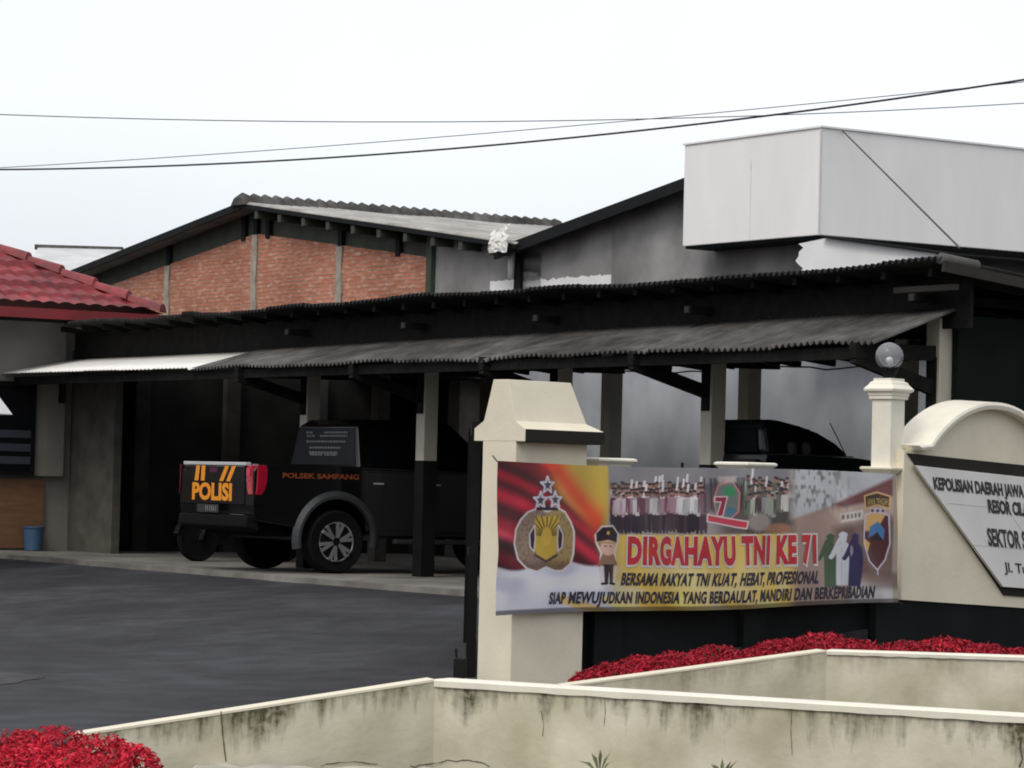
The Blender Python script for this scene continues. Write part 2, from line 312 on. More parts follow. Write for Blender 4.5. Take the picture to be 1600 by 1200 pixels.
def thing(name, label, cat, loc, group=None):
    o = bpy.data.objects.new(name, None); C.objects.link(o); o.location = loc; o.empty_display_size = .2; o['_o'] = tuple(loc)
    return tag(o, label, cat, group)
def W(u, v, z=0): return BM @ Vector((u, v, z))
def text_geo(body, offset=.02, shear=0, res=3, space=1.0):
    cu = bpy.data.curves.new('t', 'FONT'); cu.body = body; cu.offset = offset; cu.shear = shear; cu.resolution_u = res; cu.space_character = space
    ob = bpy.data.objects.new('t', cu); C.objects.link(ob); bpy.context.view_layer.update()
    me = bpy.data.meshes.new_from_object(ob.evaluated_get(bpy.context.evaluated_depsgraph_get()))
    P = np.array([v.co[:2] for v in me.vertices]); Fc = [list(p.vertices) for p in me.polygons]
    bpy.data.objects.remove(ob); bpy.data.curves.remove(cu); bpy.data.meshes.remove(me)
    P[:, 0] -= P[:, 0].min(); P[:, 0] /= P[:, 0].max()
    return P, Fc
CAP = .729 if True else .7
def put_text(mb, body, fn, mi=0, offset=.02, shear=0, space=1.0):      # fn(x in 0..1, y in cap heights) -> point
    P, Fc = text_geo(body, offset, shear, 3, space)
    cap = text_geo('H', offset)[0][:, 1].max(); base = len(mb.v)
    for x, y in P: mb.pt(fn(x, y/cap))
    for f in Fc: mb.idx([base+k for k in f], mi)
def corrugated(M_, u0, u1, edge0, edge1, pitch=.1, amp=.022, rows=3, wob=.012, mb=None, spp=6, seed=1):
    # edge0/edge1: functions u -> (v, z) of the two ends of the sheets; sheet-to-sheet steps of a centimetre
    mb = mb or MB(M_); n = int((u1-u0)/pitch*spp); r = random.Random(seed); st = [r.uniform(-wob, wob) for _ in range(400)]; sv = [r.uniform(-wob, wob)*2 for _ in range(400)]
    g = []
    for i in range(n+1):
        u = u0+(u1-u0)*i/n; k = int((u-u0)/.92); h = amp*math.sin(2*math.pi*u/pitch)
        a, b = edge0(u), edge1(u); row = []
        for j in range(rows+1):
            t = j/rows; row.append(mb.pt((u, a[0]+(b[0]-a[0])*t+sv[k]*(1-t), a[1]+(b[1]-a[1])*t+h+st[k]*(1-t))))
        g.append(row)
    for i in range(n):
        for j in range(rows): mb.idx((g[i][j], g[i+1][j], g[i+1][j+1], g[i][j+1]))
    return mb

# ------------------------------------------------------------------ ground, yard, pad
g = MB(BM); g.face(((-400, -400, -.46), (400, -400, -.46), (400, 400, -.46), (-400, 400, -.46)))
tag(g.build('ground', M['ground']), kind='structure')
g = MB(BM)
def yz(v): return -.42 if v < -6.6 else -.42+(v+6.6)/4.85*.36
def ymax(v): return 13.6 if v < -8 else (10.45-.2016*(v+5.83) if v > -5.83 else max(10.35, 13.6-(v+8)/1.1*3.25))
vv = [-60, -30, -14]+[-8+k*6.25/12 for k in range(13)]
for a, b in zip(vv, vv[1:]):
    ua, ub = ymax(a), ymax(b); g.face(((-60, a, yz(a)), (ua, a, yz(a)), (ub, b, yz(b)), (-60, b, yz(b)))); g.face(((ua, a, yz(a)), (ua, a, -.46), (ub, b, -.46), (ub, b, yz(b))))
tag(g.build('asphalt_yard', M['asphalt']), kind='structure')
g = MB(BM); nn = 70; top = []; random.seed(3)
for k in range(nn+1):
    u = -10.5+k*19.4/nn; top.append((u, -1.75+random.uniform(-.035, .035)+(.12 if u < -8 else 0)))
for (ua, va), (ub, vb) in zip(top, top[1:]):
    g.face(((ua, va, 0), (ub, vb, 0), (ub, 6.5, 0), (ua, 6.5, 0))); g.face(((ua, va-.02, -.44), (ub, vb-.02, -.44), (ub, vb, 0), (ua, va, 0)))
g.face(((8.9, -1.75, 0), (8.9, 6.5, 0), (8.9, 6.5, -.44), (8.9, -1.75, -.44)))
tag(g.build('concrete_pad', M['pad']), kind='structure')
g = MB()                                                        # sandy edge of the drive beside the gate
c0 = atD(694, 1056, 20.6); ring = [(c0.x+math.cos(a)*.30*random.uniform(.7, 1.2), c0.y+math.sin(a)*1.3*random.uniform(.7, 1.2), -.385) for a in [k*math.pi/9 for k in range(18)]]
g.face(ring); tag(g.build('dirt_patch', M['dirt']), kind='structure')

# patched and cracked asphalt
random.seed(31)
for uc_, vc_, ru, rv in ((3.5, -7.6, 1.3, .5), (8.4, -9.2, .8, .6), (-1.0, -8.6, .9, .45), (6.2, -11.5, 1.0, .8)):
    g = MB(BM); g.face([(uc_+ru*math.cos(t)*random.uniform(.8, 1.15), vc_+rv*math.sin(t)*random.uniform(.8, 1.15), -.416) for t in [k*math.pi/10 for k in range(20)]])
    tag(g.build('asphalt_patch', M['patch']), kind='structure')

# ------------------------------------------------------------------ carport
cp = thing('carport', 'long open carport with grey corrugated roofs on cream and black posts', 'carport', W(0, 0, 0))
POSTS = [-2.6+2.6*k for k in range(4)]+[8.46]
for u in POSTS:
    p = MB(BM); p.box((u-.09, -.09, 0), (u+.09, .09, 1.28), 1); p.box((u-.087, -.087, 1.28), (u+.087, .087, 2.595), 0); p.build('post', [M['creamdull'], M['blackpaint']], cp, bevel=.006)
    b = MB(BM); b.bar((u, -.09, 1.98), (u, -.98, 2.22), .08, .12); b.build('brace', M['darkwood'], cp)
    b = MB(BM); b.bar((u, -1.0, 2.27), (u, .78, 2.30), .09, .13); b.build('outrigger_beam', M['darkwood'], cp)
    b = MB(BM); b.box((u-.06, -.105, 1.80), (u+.06, -.088, 2.25)); b.build('bracket', M['darkwood'], cp)
    b = MB(BM); b.box((u-.05, -.34, 2.73), (u+.05, 4.5, 2.80)); b.box((u-.035, -.349, 2.735), (u+.035, -.34, 2.795), 1); b.build('roof_beam', [M['darkwood'], M['beamend']], cp)
for k in range(5):
    u = -5.3+2.58*k
    p = MB(BM); p.box((u-.09, 2.51, 0), (u+.09, 2.69, 2.62)); p.build('post', M['creamshade'] if k < 2 else M['creamdull'], cp, bevel=.006)
p = MB(BM); p.box((-8.9, -.93, 2.20), (8.5, -.86, 2.305)); p.build('eave_beam', M['darkwood'], cp)
p = MB(BM); p.box((-8.9, -.06, 2.50), (8.9, -.02, 2.93)); p.build('fascia_board', M['darkwood'], cp)
p = MB(BM); p.box((-8.9, 2.55, 2.48), (8.8, 2.65, 2.60)); p.build('purlin', M['darkwood'], cp)
p = MB(BM); p.box((8.2, -.33, 2.81), (9.0, -.28, 2.86)); p.build('purlin', M['beamend'], cp)
k = -8.6
while k < 8.9:
    b = MB(BM); b.bar((k, -.40, 2.965), (k, 4.2, 2.50), .05, .07); b.build('rafter', M['darkwood'], cp); k += .62
def ce(u): return (-1.0+.02*math.sin(u*.9), 2.325+.012*math.sin(u*1.7)+.006*math.sin(u*4.1))
def ctop(u): return (-.02, 2.62+.0065*u)
corrugated(BM, -3.72, 8.72, ce, ctop, pitch=.085, amp=.019, rows=4, seed=3).build('canopy_roof', M['asbestos'], cp, smooth=True, solid=.006)
def ce2(u): t = (u+3.7)/-5.2; return (-1.0-.10*t, 2.325+.02*t)
def ct2(u): return (-.02, 2.58)
corrugated(BM, -9.3, -3.66, ce2, ct2, amp=.006, rows=3, seed=5).build('canopy_sheet', M['whitesheet'], cp, smooth=True, solid=.004)
def re(u): return (-.5, 3.045+.018*math.sin(u*.75+1)-(.03 if u < -5 else 0)+.01*math.sin(u*2.3))
corrugated(BM, -8.35, 9.02, re, lambda u: (4.35, 2.57), pitch=.085, amp=.02, rows=4, seed=9).build('main_roof', M['asbestosdark'], cp, smooth=True, solid=.006)
corrugated(BM, -9.2, -6.9, lambda u: (4.3, 2.58), lambda u: (5.58, 2.46), rows=2, seed=11).build('rear_roof', M['asbestosdark'], cp, smooth=True, solid=.006)
p = MB(BM); p.tube([(9.0, -.50+.14*q, 3.07-.014*q) for q in range(4)], .05, 10); p.build('ridge_cap', M['asbestos'], cp, smooth=True)
p = MB(BM)                                                      # barge along the right end, and the dark sheet that closes that end
p.bar((9.04, -.5, 3.0), (9.04, 4.6, 2.5), .03, .09); p.build('bargeboard', M['beamend'], cp)
p = MB(BM); p.box((8.56, .05, 0), (8.64, 4.6, 2.62)); p.build('end_panel', M['greendark'], cp)
p = MB(BM); p.box((8.655, 2.02, 1.2), (8.68, 2.06, 2.4)); p.build('conduit', M['creamdull'], cp)
# sagging cable under the canopy
for uu in (2.6, 5.2):
    p = MB(BM); a, b = Vector((uu, .1, 2.30)), Vector((uu+2.9, .1, 2.31))
    p.tube([a.lerp(b, t/12)+Vector((0, .3, -.10*math.sin(math.pi*t/12)+.012*math.sin(t*2.1))) for t in range(13)], .008, 5); p.build('hanging_cable', M['wire'], cp)

# ------------------------------------------------------------------ guard house at the left end
gh = thing('guard_house', 'low guard house with red tiled hip roof at the left', 'house', W(-10, -1, 0))
p = MB(BM); p.box((-16, -7, -.1), (-9.05, .02, 3.2)); p.build('wall', M['housewall'], gh)
p = MB(BM); p.box((-9.05, -6.9, 1.0), (-8.93, -.17, 3.18)); p.box((-8.93, -.44, 1.0), (-8.915, -.17, 2.6)); p.build('bay_wall', M['housewall'], gh)
p = MB(BM); p.box((-9.049, -6, .03), (-9.0, -.40, .96)); p.build('plywood_panel', M['wood'], gh)
p = MB(BM); p.box((-9.05, -.015, 0), (-7.72, .10, 2.7)); p.build('side_wall', M['creamshade'], gh)
p = MB(BM)
for z0, z1 in ((1.0, 1.05), (2.18, 2.25)): p.box((-8.93, -1.9, z0), (-8.89, -.60, z1))
for v0 in (-1.9, -1.25, -.66): p.box((-8.93, v0, 1.05), (-8.89, v0+.06, 2.18))
wf = p.build('window', M['blackpaint'], gh)
p = MB(BM); p.box((-8.929, -1.84, 1.05), (-8.915, -.66, 2.18)); p.build('pane', M['carglass'], wf)
p = MB(BM)
for z in (1.15, 1.32, 1.5): p.box((-8.914, -1.84, z), (-8.905, -.66, z+.10))
p.build('louvre', mat('grey_louvre', (.05, .06, .075), .3, .1, 4), wf)
p = MB(BM); p.box((-8.93, -.27, 1.98), (-8.90, -.17, 2.35)); p.build('meter_box', M['shadowgap'], gh)
# hip roof: eave along v at u=-8.25; far end hips down along u
EU, EV, EZR, SL = -8.25, .92, 3.22, .50
def tile_h(s, a):                                               # s metres up the slope, a metres along the eave
    c = (s % .30)/.30; return .055*(1-c) + .028*abs(math.sin(math.pi*a/.22)) + .006*math.sin(int(s/.30)*3.1+a)
p = MB(BM); nu, nv = 110, 240; G = {}
for i in range(nu+1):
    s = i*.03
    for j in range(nv+1):
        a = j*.028; v = EV-a
        if v < -6.3: continue
        inset = EV-s                                             # hip edge: v <= EV - s
        if v > inset+.03: continue
        G[i, j] = p.pt((EU-s, v, EZR+s*SL+tile_h(s, a)))
for i in range(nu):
    for j in range(nv):
        q = [(i, j), (i+1, j), (i+1, j+1), (i, j+1)]
        if all(x in G for x in q): p.idx([G[x] for x in q])
        else:
            q = [x for x in q if x in G]
            if len(q) == 3: p.idx([G[x] for x in q])
rf = p.build('roof', M['tile'], gh)
p = MB(BM)
for i in range(nu//5+1):                                         # the other slope of the hip, seen edge-on
    pass
p.face(((EU, EV, EZR), (EU-3.3, EV-3.3, EZR+3.3*SL), (EU-9, EV-3.3, EZR+3.3*SL), (EU-9, EV, EZR)))
p.build('rear_slope', M['tile'], gh)
p = MB(BM)
for k in range(12):                                              # hip tiles, each lapping the next
    a = k*.34; q0 = Vector((EU-a, EV-a, EZR+a*SL+.02)); q1 = Vector((EU-a-.36, EV-a-.36, EZR+(a+.36)*SL+.005))
    R = []
    for t, rr in ((0, .15), (.25, .14), (1, .105)):
        c = q0.lerp(q1, t); d = Vector((1, -1, 0)).normalized()
        R.append([c + d*rr*math.cos(math.pi*j/8) + Vector((0, 0, 1))*rr*.8*math.sin(math.pi*j/8) for j in range(9)])
    p.rings(R)
p.build('hip_tiles', M['tile'], rf, smooth=False)
p = MB(BM); p.box((EU, -6.3, EZR-.15), (EU+.03, EV+.03, EZR-.015)); p.box((EU-9, EV, EZR-.15), (EU, EV+.03, EZR-.015)); p.build('fascia', M['redtrim'], gh)
p = MB(BM); p.box((EU-.9, -6.3, EZR-.16), (EU-.003, EV, EZR-.145)); p.build('soffit', M['darkwood'], gh)
# end wall and back of the carport bay, its shade put into their colour
p = MB(BM); p.box((-9.3, .1, 0), (-9.05, 5.6, 2.62)); p.build('dark_side_wall', M['wallshade'], gh)
for vv_ in (.9, 2.3, 3.7): p = MB(BM); p.box((-9.05, vv_, 0), (-8.93, vv_+.22, 2.5)); p.build('pilaster', M['plastershade'], gh)
p = MB(BM); p.box((-7.60, 5.1, 0), (-7.30, 5.5, 2.48)); tag(p.build('partition_wall', M['creamshade']), 'narrow brown partition wall between the dark bay and the silver wall', 'wall')
p = MB(BM); p.box((-9.05, 5.40, 0), (-7.6, 5.5, 2.45)); p.build('dark_rear_wall', M['wallshade'], gh)

# ------------------------------------------------------------------ warehouses behind
BV = 5.6
def bp(px, py, v=BV): return onv(px, py, v)
wa = thing('brick_warehouse', 'brick gabled warehouse with low grey roof behind the carport', 'warehouse', W(-12, BV, 0))
apx, lft, rgt = bp(375, 316, BV-.35), bp(150, 412, BV-.35), bp(806, 379, BV-.35)
sl_ = (apx.z-rgt.z)/(rgt.x-apx.x); lx = apx.x-(rgt.x-apx.x); lz = rgt.z
bt = bp(400, 365); br = bp(672, 402); 
brz = lambda u: bt.z-abs(u-bt.x)*(bt.z-br.z)/(br.x-bt.x)
u0 = lx+.3; uA = bp(262, 450).x; uB = bp(399, 400).x; uC = bp(531, 430).x; uD = br.x
p = MB(BM)
for a, b in ((u0, uA-.06), (uA+.06, uB-.06), (uB+.06, uC-.06), (uC+.06, uD)):
    pts = [(a, BV, 0), (b, BV, 0), (b, BV, brz(b)), (a, BV, brz(a))]
    if a < bt.x < b: pts.insert(3, (bt.x, BV, bt.z))
    p.face(pts, 0, [(q[0], q[2]) for q in pts])
p.build('brick_wall', M['brick'], wa)
for uu in (uA, uB, uC):
    p = MB(BM)
    R = [[(uu-.085+.02*math.sin(z*9), BV-.03, z), (uu+.085+.02*math.sin(z*7), BV-.03, z), (uu+.085, BV+.1, z), (uu-.085, BV+.1, z)] for z in np.linspace(0, brz(uu)-.02, 14)]
    p.rings(R); p.build('concrete_column', M['column'], wa)
p = MB(BM); z_ = lambda u: apx.z-.08-abs(u-apx.x)*sl_
pts = [(u0, BV+.05, brz(u0)-.3), (uD, BV+.05, brz(uD)-.3), (uD, BV+.05, z_(uD)), (apx.x, BV+.05, z_(apx.x)), (u0, BV+.05, z_(u0))]
p.face(pts); p.build('gable_panel', M['green'], wa)
for uu in (uA, uB-.4, uB, uB+.4, uC, (uC+uD)/2+.4):
    p = MB(BM); p.box((uu-.06, BV-.02, brz(uu)-.05), (uu+.06, BV+.04, z_(uu)-.02)); p.build('gable_stud', M['bargedark'], wa)
for k in range(11):
    uu = apx.x+.5+k*.75
    if uu < rgt.x-.4: p = MB(BM); p.box((uu-.05, BV-.33, z_(uu)-.14), (uu+.05, BV+.3, z_(uu)-.02)); p.build('purlin', M['green'], wa)
p = MB(BM); p.box((uD+.02, BV-.08, 0), (uD+.16, BV+.02, z_(uD))); p.build('steel_post', M['green'], wa)
p = MB(BM); um = bp(766, 430).x; zw = bp(785, 438).z
pts = [(um, BV, 0), (rgt.x+.12, BV, 0), (rgt.x+.12, BV, z_(rgt.x)-.04), (um, BV, z_(um))]
p.face(pts, 0, [(q[0], q[2]-zw) for q in pts])
pts = [(uD+.1, BV, 0), (um, BV, 0), (um, BV, z_(um)), (uD+.1, BV, z_(uD))]
p.face(pts, 0, [(q[0], q[2]+3) for q in pts]); p.build('plaster_wall', M['plaster'], wa)
RL = onu(874, 345, apx.x).y                                       # ridge runs back
for sgn, nm in ((1, 'roof'), (-1, 'roof')):
    e0 = BV-.35; n = int((RL-e0)/.16*5); p = MB(BM); gl = []
    for i in range(n+1):
        v = e0+(RL-e0)*i/n; h = .02*math.sin(2*math.pi*v/.16)
        gl.append([p.pt((apx.x+sgn*(rgt.x-apx.x)*t, v, apx.z-sl_*(rgt.x-apx.x)*t+h+.01*math.sin(v*3+t*9))) for t in (0, .33, .66, 1)])
    for i in range(n):
        for j in range(3): p.idx((gl[i][j], gl[i+1][j], gl[i+1][j+1], gl[i][j+1]))
    r_ = p.build(nm, M['asbestoslight'], wa, smooth=True, solid=.012)
p = MB(BM); npitch = 31; L_ = RL-(BV-.4)
R = []
for i in range(npitch*6+1):
    v = BV-.4+L_*i/(npitch*6); hh = .075+.085*abs(math.sin(math.pi*i/6)); ww = .22
    R.append([(apx.x+ww, v, apx.z-ww*sl_-.02), (apx.x+ww*.6, v, apx.z+hh*.75), (apx.x, v, apx.z+hh), (apx.x-ww*.6, v, apx.z+hh*.75), (apx.x-ww, v, apx.z-ww*sl_-.02)])
p.rings(R); p.build('ridge_tiles', M['asbestos'], wa)
p = MB(BM)
for sgn in (1, -1): p.bar((apx.x, BV-.34, apx.z-.055), (apx.x+sgn*(rgt.x-apx.x), BV-.34, rgt.z-.055), .03, .06 if sgn > 0 else .11)
p.build('bargeboard', M['bargedark'], wa)

wb = thing('cement_warehouse', 'bare grey cement gabled warehouse behind the white cladding box', 'warehouse', W(0, BV, 0))
vx = bp(806, 392); v2 = bp(1070, 297); sb = (v2.z-vx.z)/(v2.x-vx.x); ax = v2.x+1.6; az = v2.z+1.6*sb; ue = 2.9
edge = lambda u: 0
p = MB(BM); ur = .35
pts = [(vx.x+.12, BV, 0), (ur, BV, 0), (ur, BV, az-(ur-ax)*sb), (ax, BV, az), (vx.x+.12, BV, vx.z+.12*sb)]
zw = bp(870, 435).z; us2 = bp(955, 432).x
p.face([(vx.x+.12, BV, 0), (us2, BV, 0), (us2, BV, az-(ax-us2)*sb), (vx.x+.12, BV, vx.z+.12*sb)], 0, [(q, z-zw) for q, z in ((vx.x+.12, 0), (us2, 0), (us2, az-(ax-us2)*sb), (vx.x+.12, vx.z+.12*sb))])
pts = [(us2, BV, 0)]+pts[1:4]+[(us2, BV, az-(ax-us2)*sb)]
p.face(pts, 0, [(q[0], q[2]+3) for q in pts]); p.build('wall', M['plaster'], wb)
p = MB(BM)
for a, b in (((vx.x-.1, vx.z-.02), (ax, az+.03)), ((ax, az+.03), (.2, az+.03-(.2-ax)*sb))):
    p.face(((a[0], BV-.3, a[1]), (b[0], BV-.3, b[1]), (b[0], BV+9, b[1]), (a[0], BV+9, a[1])))
p.build('roof', M['asbestosdark'], wb, solid=.03)
p = MB(BM); p.bar((vx.x-.1, BV-.29, vx.z-.06), (ax, BV-.29, az-.02), .04, .15); p.build('bargeboard', M['bargedark'], wb)
p = MB(BM); q = bp(799, 410, BV-.1); p.lathe((q.x, BV-.1, q.z-.22), [(.045, 0), (.05, .22), (.05, .40), (.02, .41)], n=14); p.build('downpipe', M['pvc'], wb, smooth=True)
p = MB(BM); q = bp(806, 430, BV-.06); p.box((q.x-.05, BV-.06, 0), (q.x+.1, BV-.005, vx.z-.05)); p.build('steel_post', M['bargedark'], wb)
# silver-painted lower wall seen through the carport
p = MB(BM); p.box((-9, BV-.09, 0), (8.4, BV-.03, 2.78)); tag(p.build('silver_wall', M['silver']), 'tall silver grey painted rear wall seen between the carport posts', 'wall')
# lean-to with the white gable right of it
wl = thing('lean_to', 'white painted lean-to gable with black sloping verge under the cladding box', 'shed', W(1.5, BV, 0))
LV = BV-.47
t0, t1, t2 = bp(1284, 369, LV-.06), bp(1482, 396, LV-.06), bp(1640, 409, LV-.06)
w0 = bp(1248, 396, LV)
p = MB(BM)
pts = [(w0.x, LV, 2.7), (t1.x+.15, LV, 2.7), (t1.x+.05, LV, t1.z-.10), (t1.x-.3, LV, t1.z+.02), (t0.x, LV, t0.z-.02), (w0.x+.06, LV, t0.z-.05), (w0.x+.03, LV, t0.z-.16), (w0.x, LV, t0.z-.2)]
random.seed(8); lft_ = [(w0.x+random.uniform(-.03, .05)+.04*math.sin(k*1.3), LV, t0.z-.06-.05*k) for k in range(12)]
pts = [pts[1], pts[2], pts[3], pts[4]]+lft_+[(lft_[-1][0], LV, 2.7)]
p.face(pts, 0, [(q[0], q[2]-9) for q in pts]); p.build('wall', M['plaster2'], wl)
p = MB(BM); p.bar((t0.x, LV-.03, t0.z), (t1.x, LV-.03, t1.z), .10, .022); p.bar((t1.x, LV-.03, t1.z), (t2.x, LV-.03, t2.z), .10, .022); p.build('verge', M['bargedark'], wl)
p = MB(BM); p.box((t1.x+.1, LV+.01, 2.7), (t2.x+4, LV+.2, t2.z+.02)); p.build('recess_shade', M['wallshade'], wl)  # dark sheet standing for the shaded recess right of the gable

# white cladding box over the corner
cb = thing('cladding_box', 'large plain white cladding box above the carport corner', 'cladding box', W(0, BV-.5, 4.2))
c0 = bp(1283, 199, BV-.5); c1 = bp(1281, 367, BV-.5); l0 = bp(1070, 224, BV-.5)
zt, zb = c0.z, c1.z; un = (c0.x+c1.x)/2
p = MB(BM); p.box((l0.x, BV-.5, zb), (un, BV+9, zt)); p.build('panel', M['clad'], cb, bevel=.01)
p = MB(BM); mid = bp(1173, 300, BV-.5).x
p.box((mid-.004, BV-.503, zb+.02), (mid+.004, BV-.497, zt-.35)); p.box((mid-.012, BV-.505, zb+.86), (mid-.002, BV-.497, zb+1.0)); p.build('joint', M['cladline'], cb)
p = MB(BM); p.box((un-.02, BV-.51, zb), (un+.006, BV-.497, zt)); p.build('corner_trim', mat('pale_trim', (.62, .62, .62), .5, .05, 3), cb)
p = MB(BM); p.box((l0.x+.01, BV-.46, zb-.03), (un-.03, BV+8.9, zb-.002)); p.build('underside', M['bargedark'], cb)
p = MB(BM); p.box((l0.x-.02, BV-.52, zt-.002), (un+.02, BV+9, zt+.02)); p.build('coping', M['clad'], cb)
p = MB(BM); q0 = onu(1317, 205, un+.02); q1 = onv(1500, 388, .5); p.tube([q0, q1], .010, 5); tag(p.build('guy_wire', M['wire']), 'thin diagonal guy wire from the white cladding box down to the carport roof', 'wire')

# crumpled plastic in the valley
p = MB(BM); q = bp(780, 372, BV-.45); random.seed(12); gg = []
for i in range(9):
    row = []
    for j in range(9):
        s, t = i/8, j/8
        row.append(p.pt((q.x-.22+.46*s+random.uniform(-.025, .025), BV-.42-.06*math.sin(t*2)+random.uniform(-.02, .02), q.z+.10-.30*t+.10*s*(1-t)+random.uniform(-.025, .025))))
    gg.append(row)
for i in range(8):
    for j in range(8): p.idx((gg[i][j], gg[i+1][j], gg[i+1][j+1], gg[i][j+1]))
tag(p.build('plastic_sheet', M['plastic'], solid=.004), 'crumpled white plastic sheet stuffed in the valley between two warehouse roofs', 'plastic sheet')
# distant pale roof between the tiled roof and the brick warehouse
dr = thing('distant_shed', 'far pale metal roofed shed between red roof and brick gable', 'shed', atD(110, 500, 75))
p = MB(); a, b = atD(60, 388, 75), atD(190, 391, 75); c, d = atD(205, 436, 71), atD(40, 436, 71)
p.face((a, b, c, d)); p.build('roof', M['paleroof'], dr, solid=.1)
p = MB(); p.box((d.x+.2, 71.5, 0), (c.x-.2, 74.8, c.z+.02)); p.build('wall', M['housewall'], dr)
p = MB(); p.bar(atD(55, 386, 74.9), atD(192, 390, 74.9), .2, .12); p.build('ridge_cap', M['asbestos'], dr)

# ------------------------------------------------------------------ front planter walls
def planter(name, label, pts, thick, base_z, m, cope):
    root = thing(name, label, 'wall', (pts[1].x, pts[1].y, base_z))
    p = MB(); s = 0
    def inward(i):
        a = pts[max(i-1, 0)]; b = pts[min(i+1, len(pts)-1)]; d = (b-a); d.z = 0; d.normalize(); return Vector((-d.y, d.x, 0))*thick
    for i in range(len(pts)-1):
        a, b = pts[i], pts[i+1]; l = (Vector((b.x, b.y, 0))-Vector((a.x, a.y, 0))).length
        za, zb_ = Vector((a.x, a.y, base_z)), Vector((b.x, b.y, base_z))
        p.face((za, zb_, b, a), 0, [(s, a.z-base_z), (s+l, b.z-base_z), (s+l, 0), (s, 0)])
        A, B = a+inward(i), b+inward(i+1)
        p.face((a, b, B, A), 0, [(s, 1), (s+l, 1), (s+l, 1.1), (s, 1.1)])
        p.face((A, B, B-Vector((0, 0, B.z-base_z)), A-Vector((0, 0, A.z-base_z))), 0, [(s, 1), (s+l, 1), (s+l, 1.4), (s, 1.4)])
        s += l
    a = pts[0]; A = a+inward(0); p.face((a, A, Vector((A.x, A.y, base_z)), Vector((a.x, a.y, base_z))), 0, [(0, 1), (.1, 1), (.1, 1.3), (0, 1.3)])
    p.build('render', m, root)
    p = MB(); a, b = pts[1], pts[2]; d = (b-a).normalized(); nrm = Vector((-d.y, d.x, 0)).normalized(); n_ = 40
    R = []
    for k in range(n_+1):
        c = a.lerp(b, k/n_); w_ = cope+.0018*math.sin(k*1.7)+.0012*math.sin(k*4.3)
        R.append([c-nrm*.012+ZV*(-w_*.85), c-nrm*.014+ZV*.002, c-nrm*.004+ZV*.010, c+nrm*(thick+.01)+ZV*.010, c+nrm*(thick+.01)-ZV*w_*.85])
    p.rings(R); p.build('coping', M['cream2'], root)
    p = MB(); a, b = pts[0], pts[1]; d = (b-a).normalized(); nrm = Vector((-d.y, d.x, 0)).normalized()
    p.bar(a+nrm*thick/2+ZV*.003, b+nrm*thick/2+ZV*.003, thick+.006, .012); p.build('wing_coping', M['cream'], root)
    return root
A1, B1, C1 = atD(680, 1064, 16), atD(120, 1150, 15.4), atD(1720, 1128, 14.3)
pw = planter('planter_wall', 'front stained cream low wall with cracks at the road edge', [B1, A1, C1], .14, -.46, M['stain'], .034)
A2, B2, C2 = atD(1292, 1018, 20), atD(884, 1073, 19.35), atD(1760, 1033, 19.4)
pw2 = planter('planter_wall', 'rear cleaner cream low wall in front of the red hedge', [B2, A2, C2], .14, -.46, M['stainclean'], .022)
def crack(points, wd=.006, seed=1):                             # strips lying on the face of the front wall, 3 mm proud
    r = random.Random(seed); pts3 = []
    for (px, py) in points:
        seg = (A1, C1) if px > 680 else (B1, A1)
        d = ray(px, py); dd = seg[1]-seg[0]; n = Vector((dd.y, -dd.x, 0)).normalized(); E = Vector((0, 0, EZ)); k = (seg[0]-E).dot(n)/d.dot(n); pts3.append(E+d*k+n*.003)
    fine = []
    for a, b in zip(pts3, pts3[1:]):
        for k in range(4):
            c = a.lerp(b, k/4); fine.append(c+Vector((0, 0, r.uniform(-.006, .006)))+(b-a).normalized()*r.uniform(-.003, .003))
    fine.append(pts3[-1]); p = MB()
    for i in range(len(fine)-1):
        a, b = fine[i], fine[i+1]; d = (b-a).normalized(); t = Vector((0, 0, 1)) if abs(d.z) < .7 else Vector((d.x or 1, d.y, 0)).normalized() if abs(d.x)+abs(d.y) > .05 else Vector((1, 0, 0))
        wa_ = wd*r.uniform(.5, 1.2)*.5
        p.face((a-t*wa_, b-t*wa_, b+t*wa_, a+t*wa_))
    return p
for k, pp in enumerate(([(345, 1112), (348, 1150), (353, 1190)], [(500, 1196), (540, 1190), (590, 1194)], [(640, 1198), (672, 1194), (700, 1189), (730, 1187), (748, 1190), (765, 1198)], [(1596, 1152), (1594, 1170), (1598, 1185), (1593, 1199)], [(846, 1110), (850, 1132), (848, 1150)], [(945, 1086), (946, 1112), (944, 1135)], [(1238, 1104), (1236, 1140), (1238, 1180)])):
    crack(pp, (.006, .004, .005, .007, .003, .003, .003)[k], k).build('crack', M['crack'], pw)
p = MB(); random.seed(5)                                          # broken plaster footing
R = []
for k in range(30):
    c = atD(300+k*24, 1200, 15.35); h = -.42+.025*random.random(); R.append([(c.x, c.y-.02-.03*random.random(), -.46), (c.x, c.y-.01, h), (c.x, c.y+.3, h), (c.x, c.y+.3, -.46)])
p.rings(R); p.build('footing', M['footing'], pw)

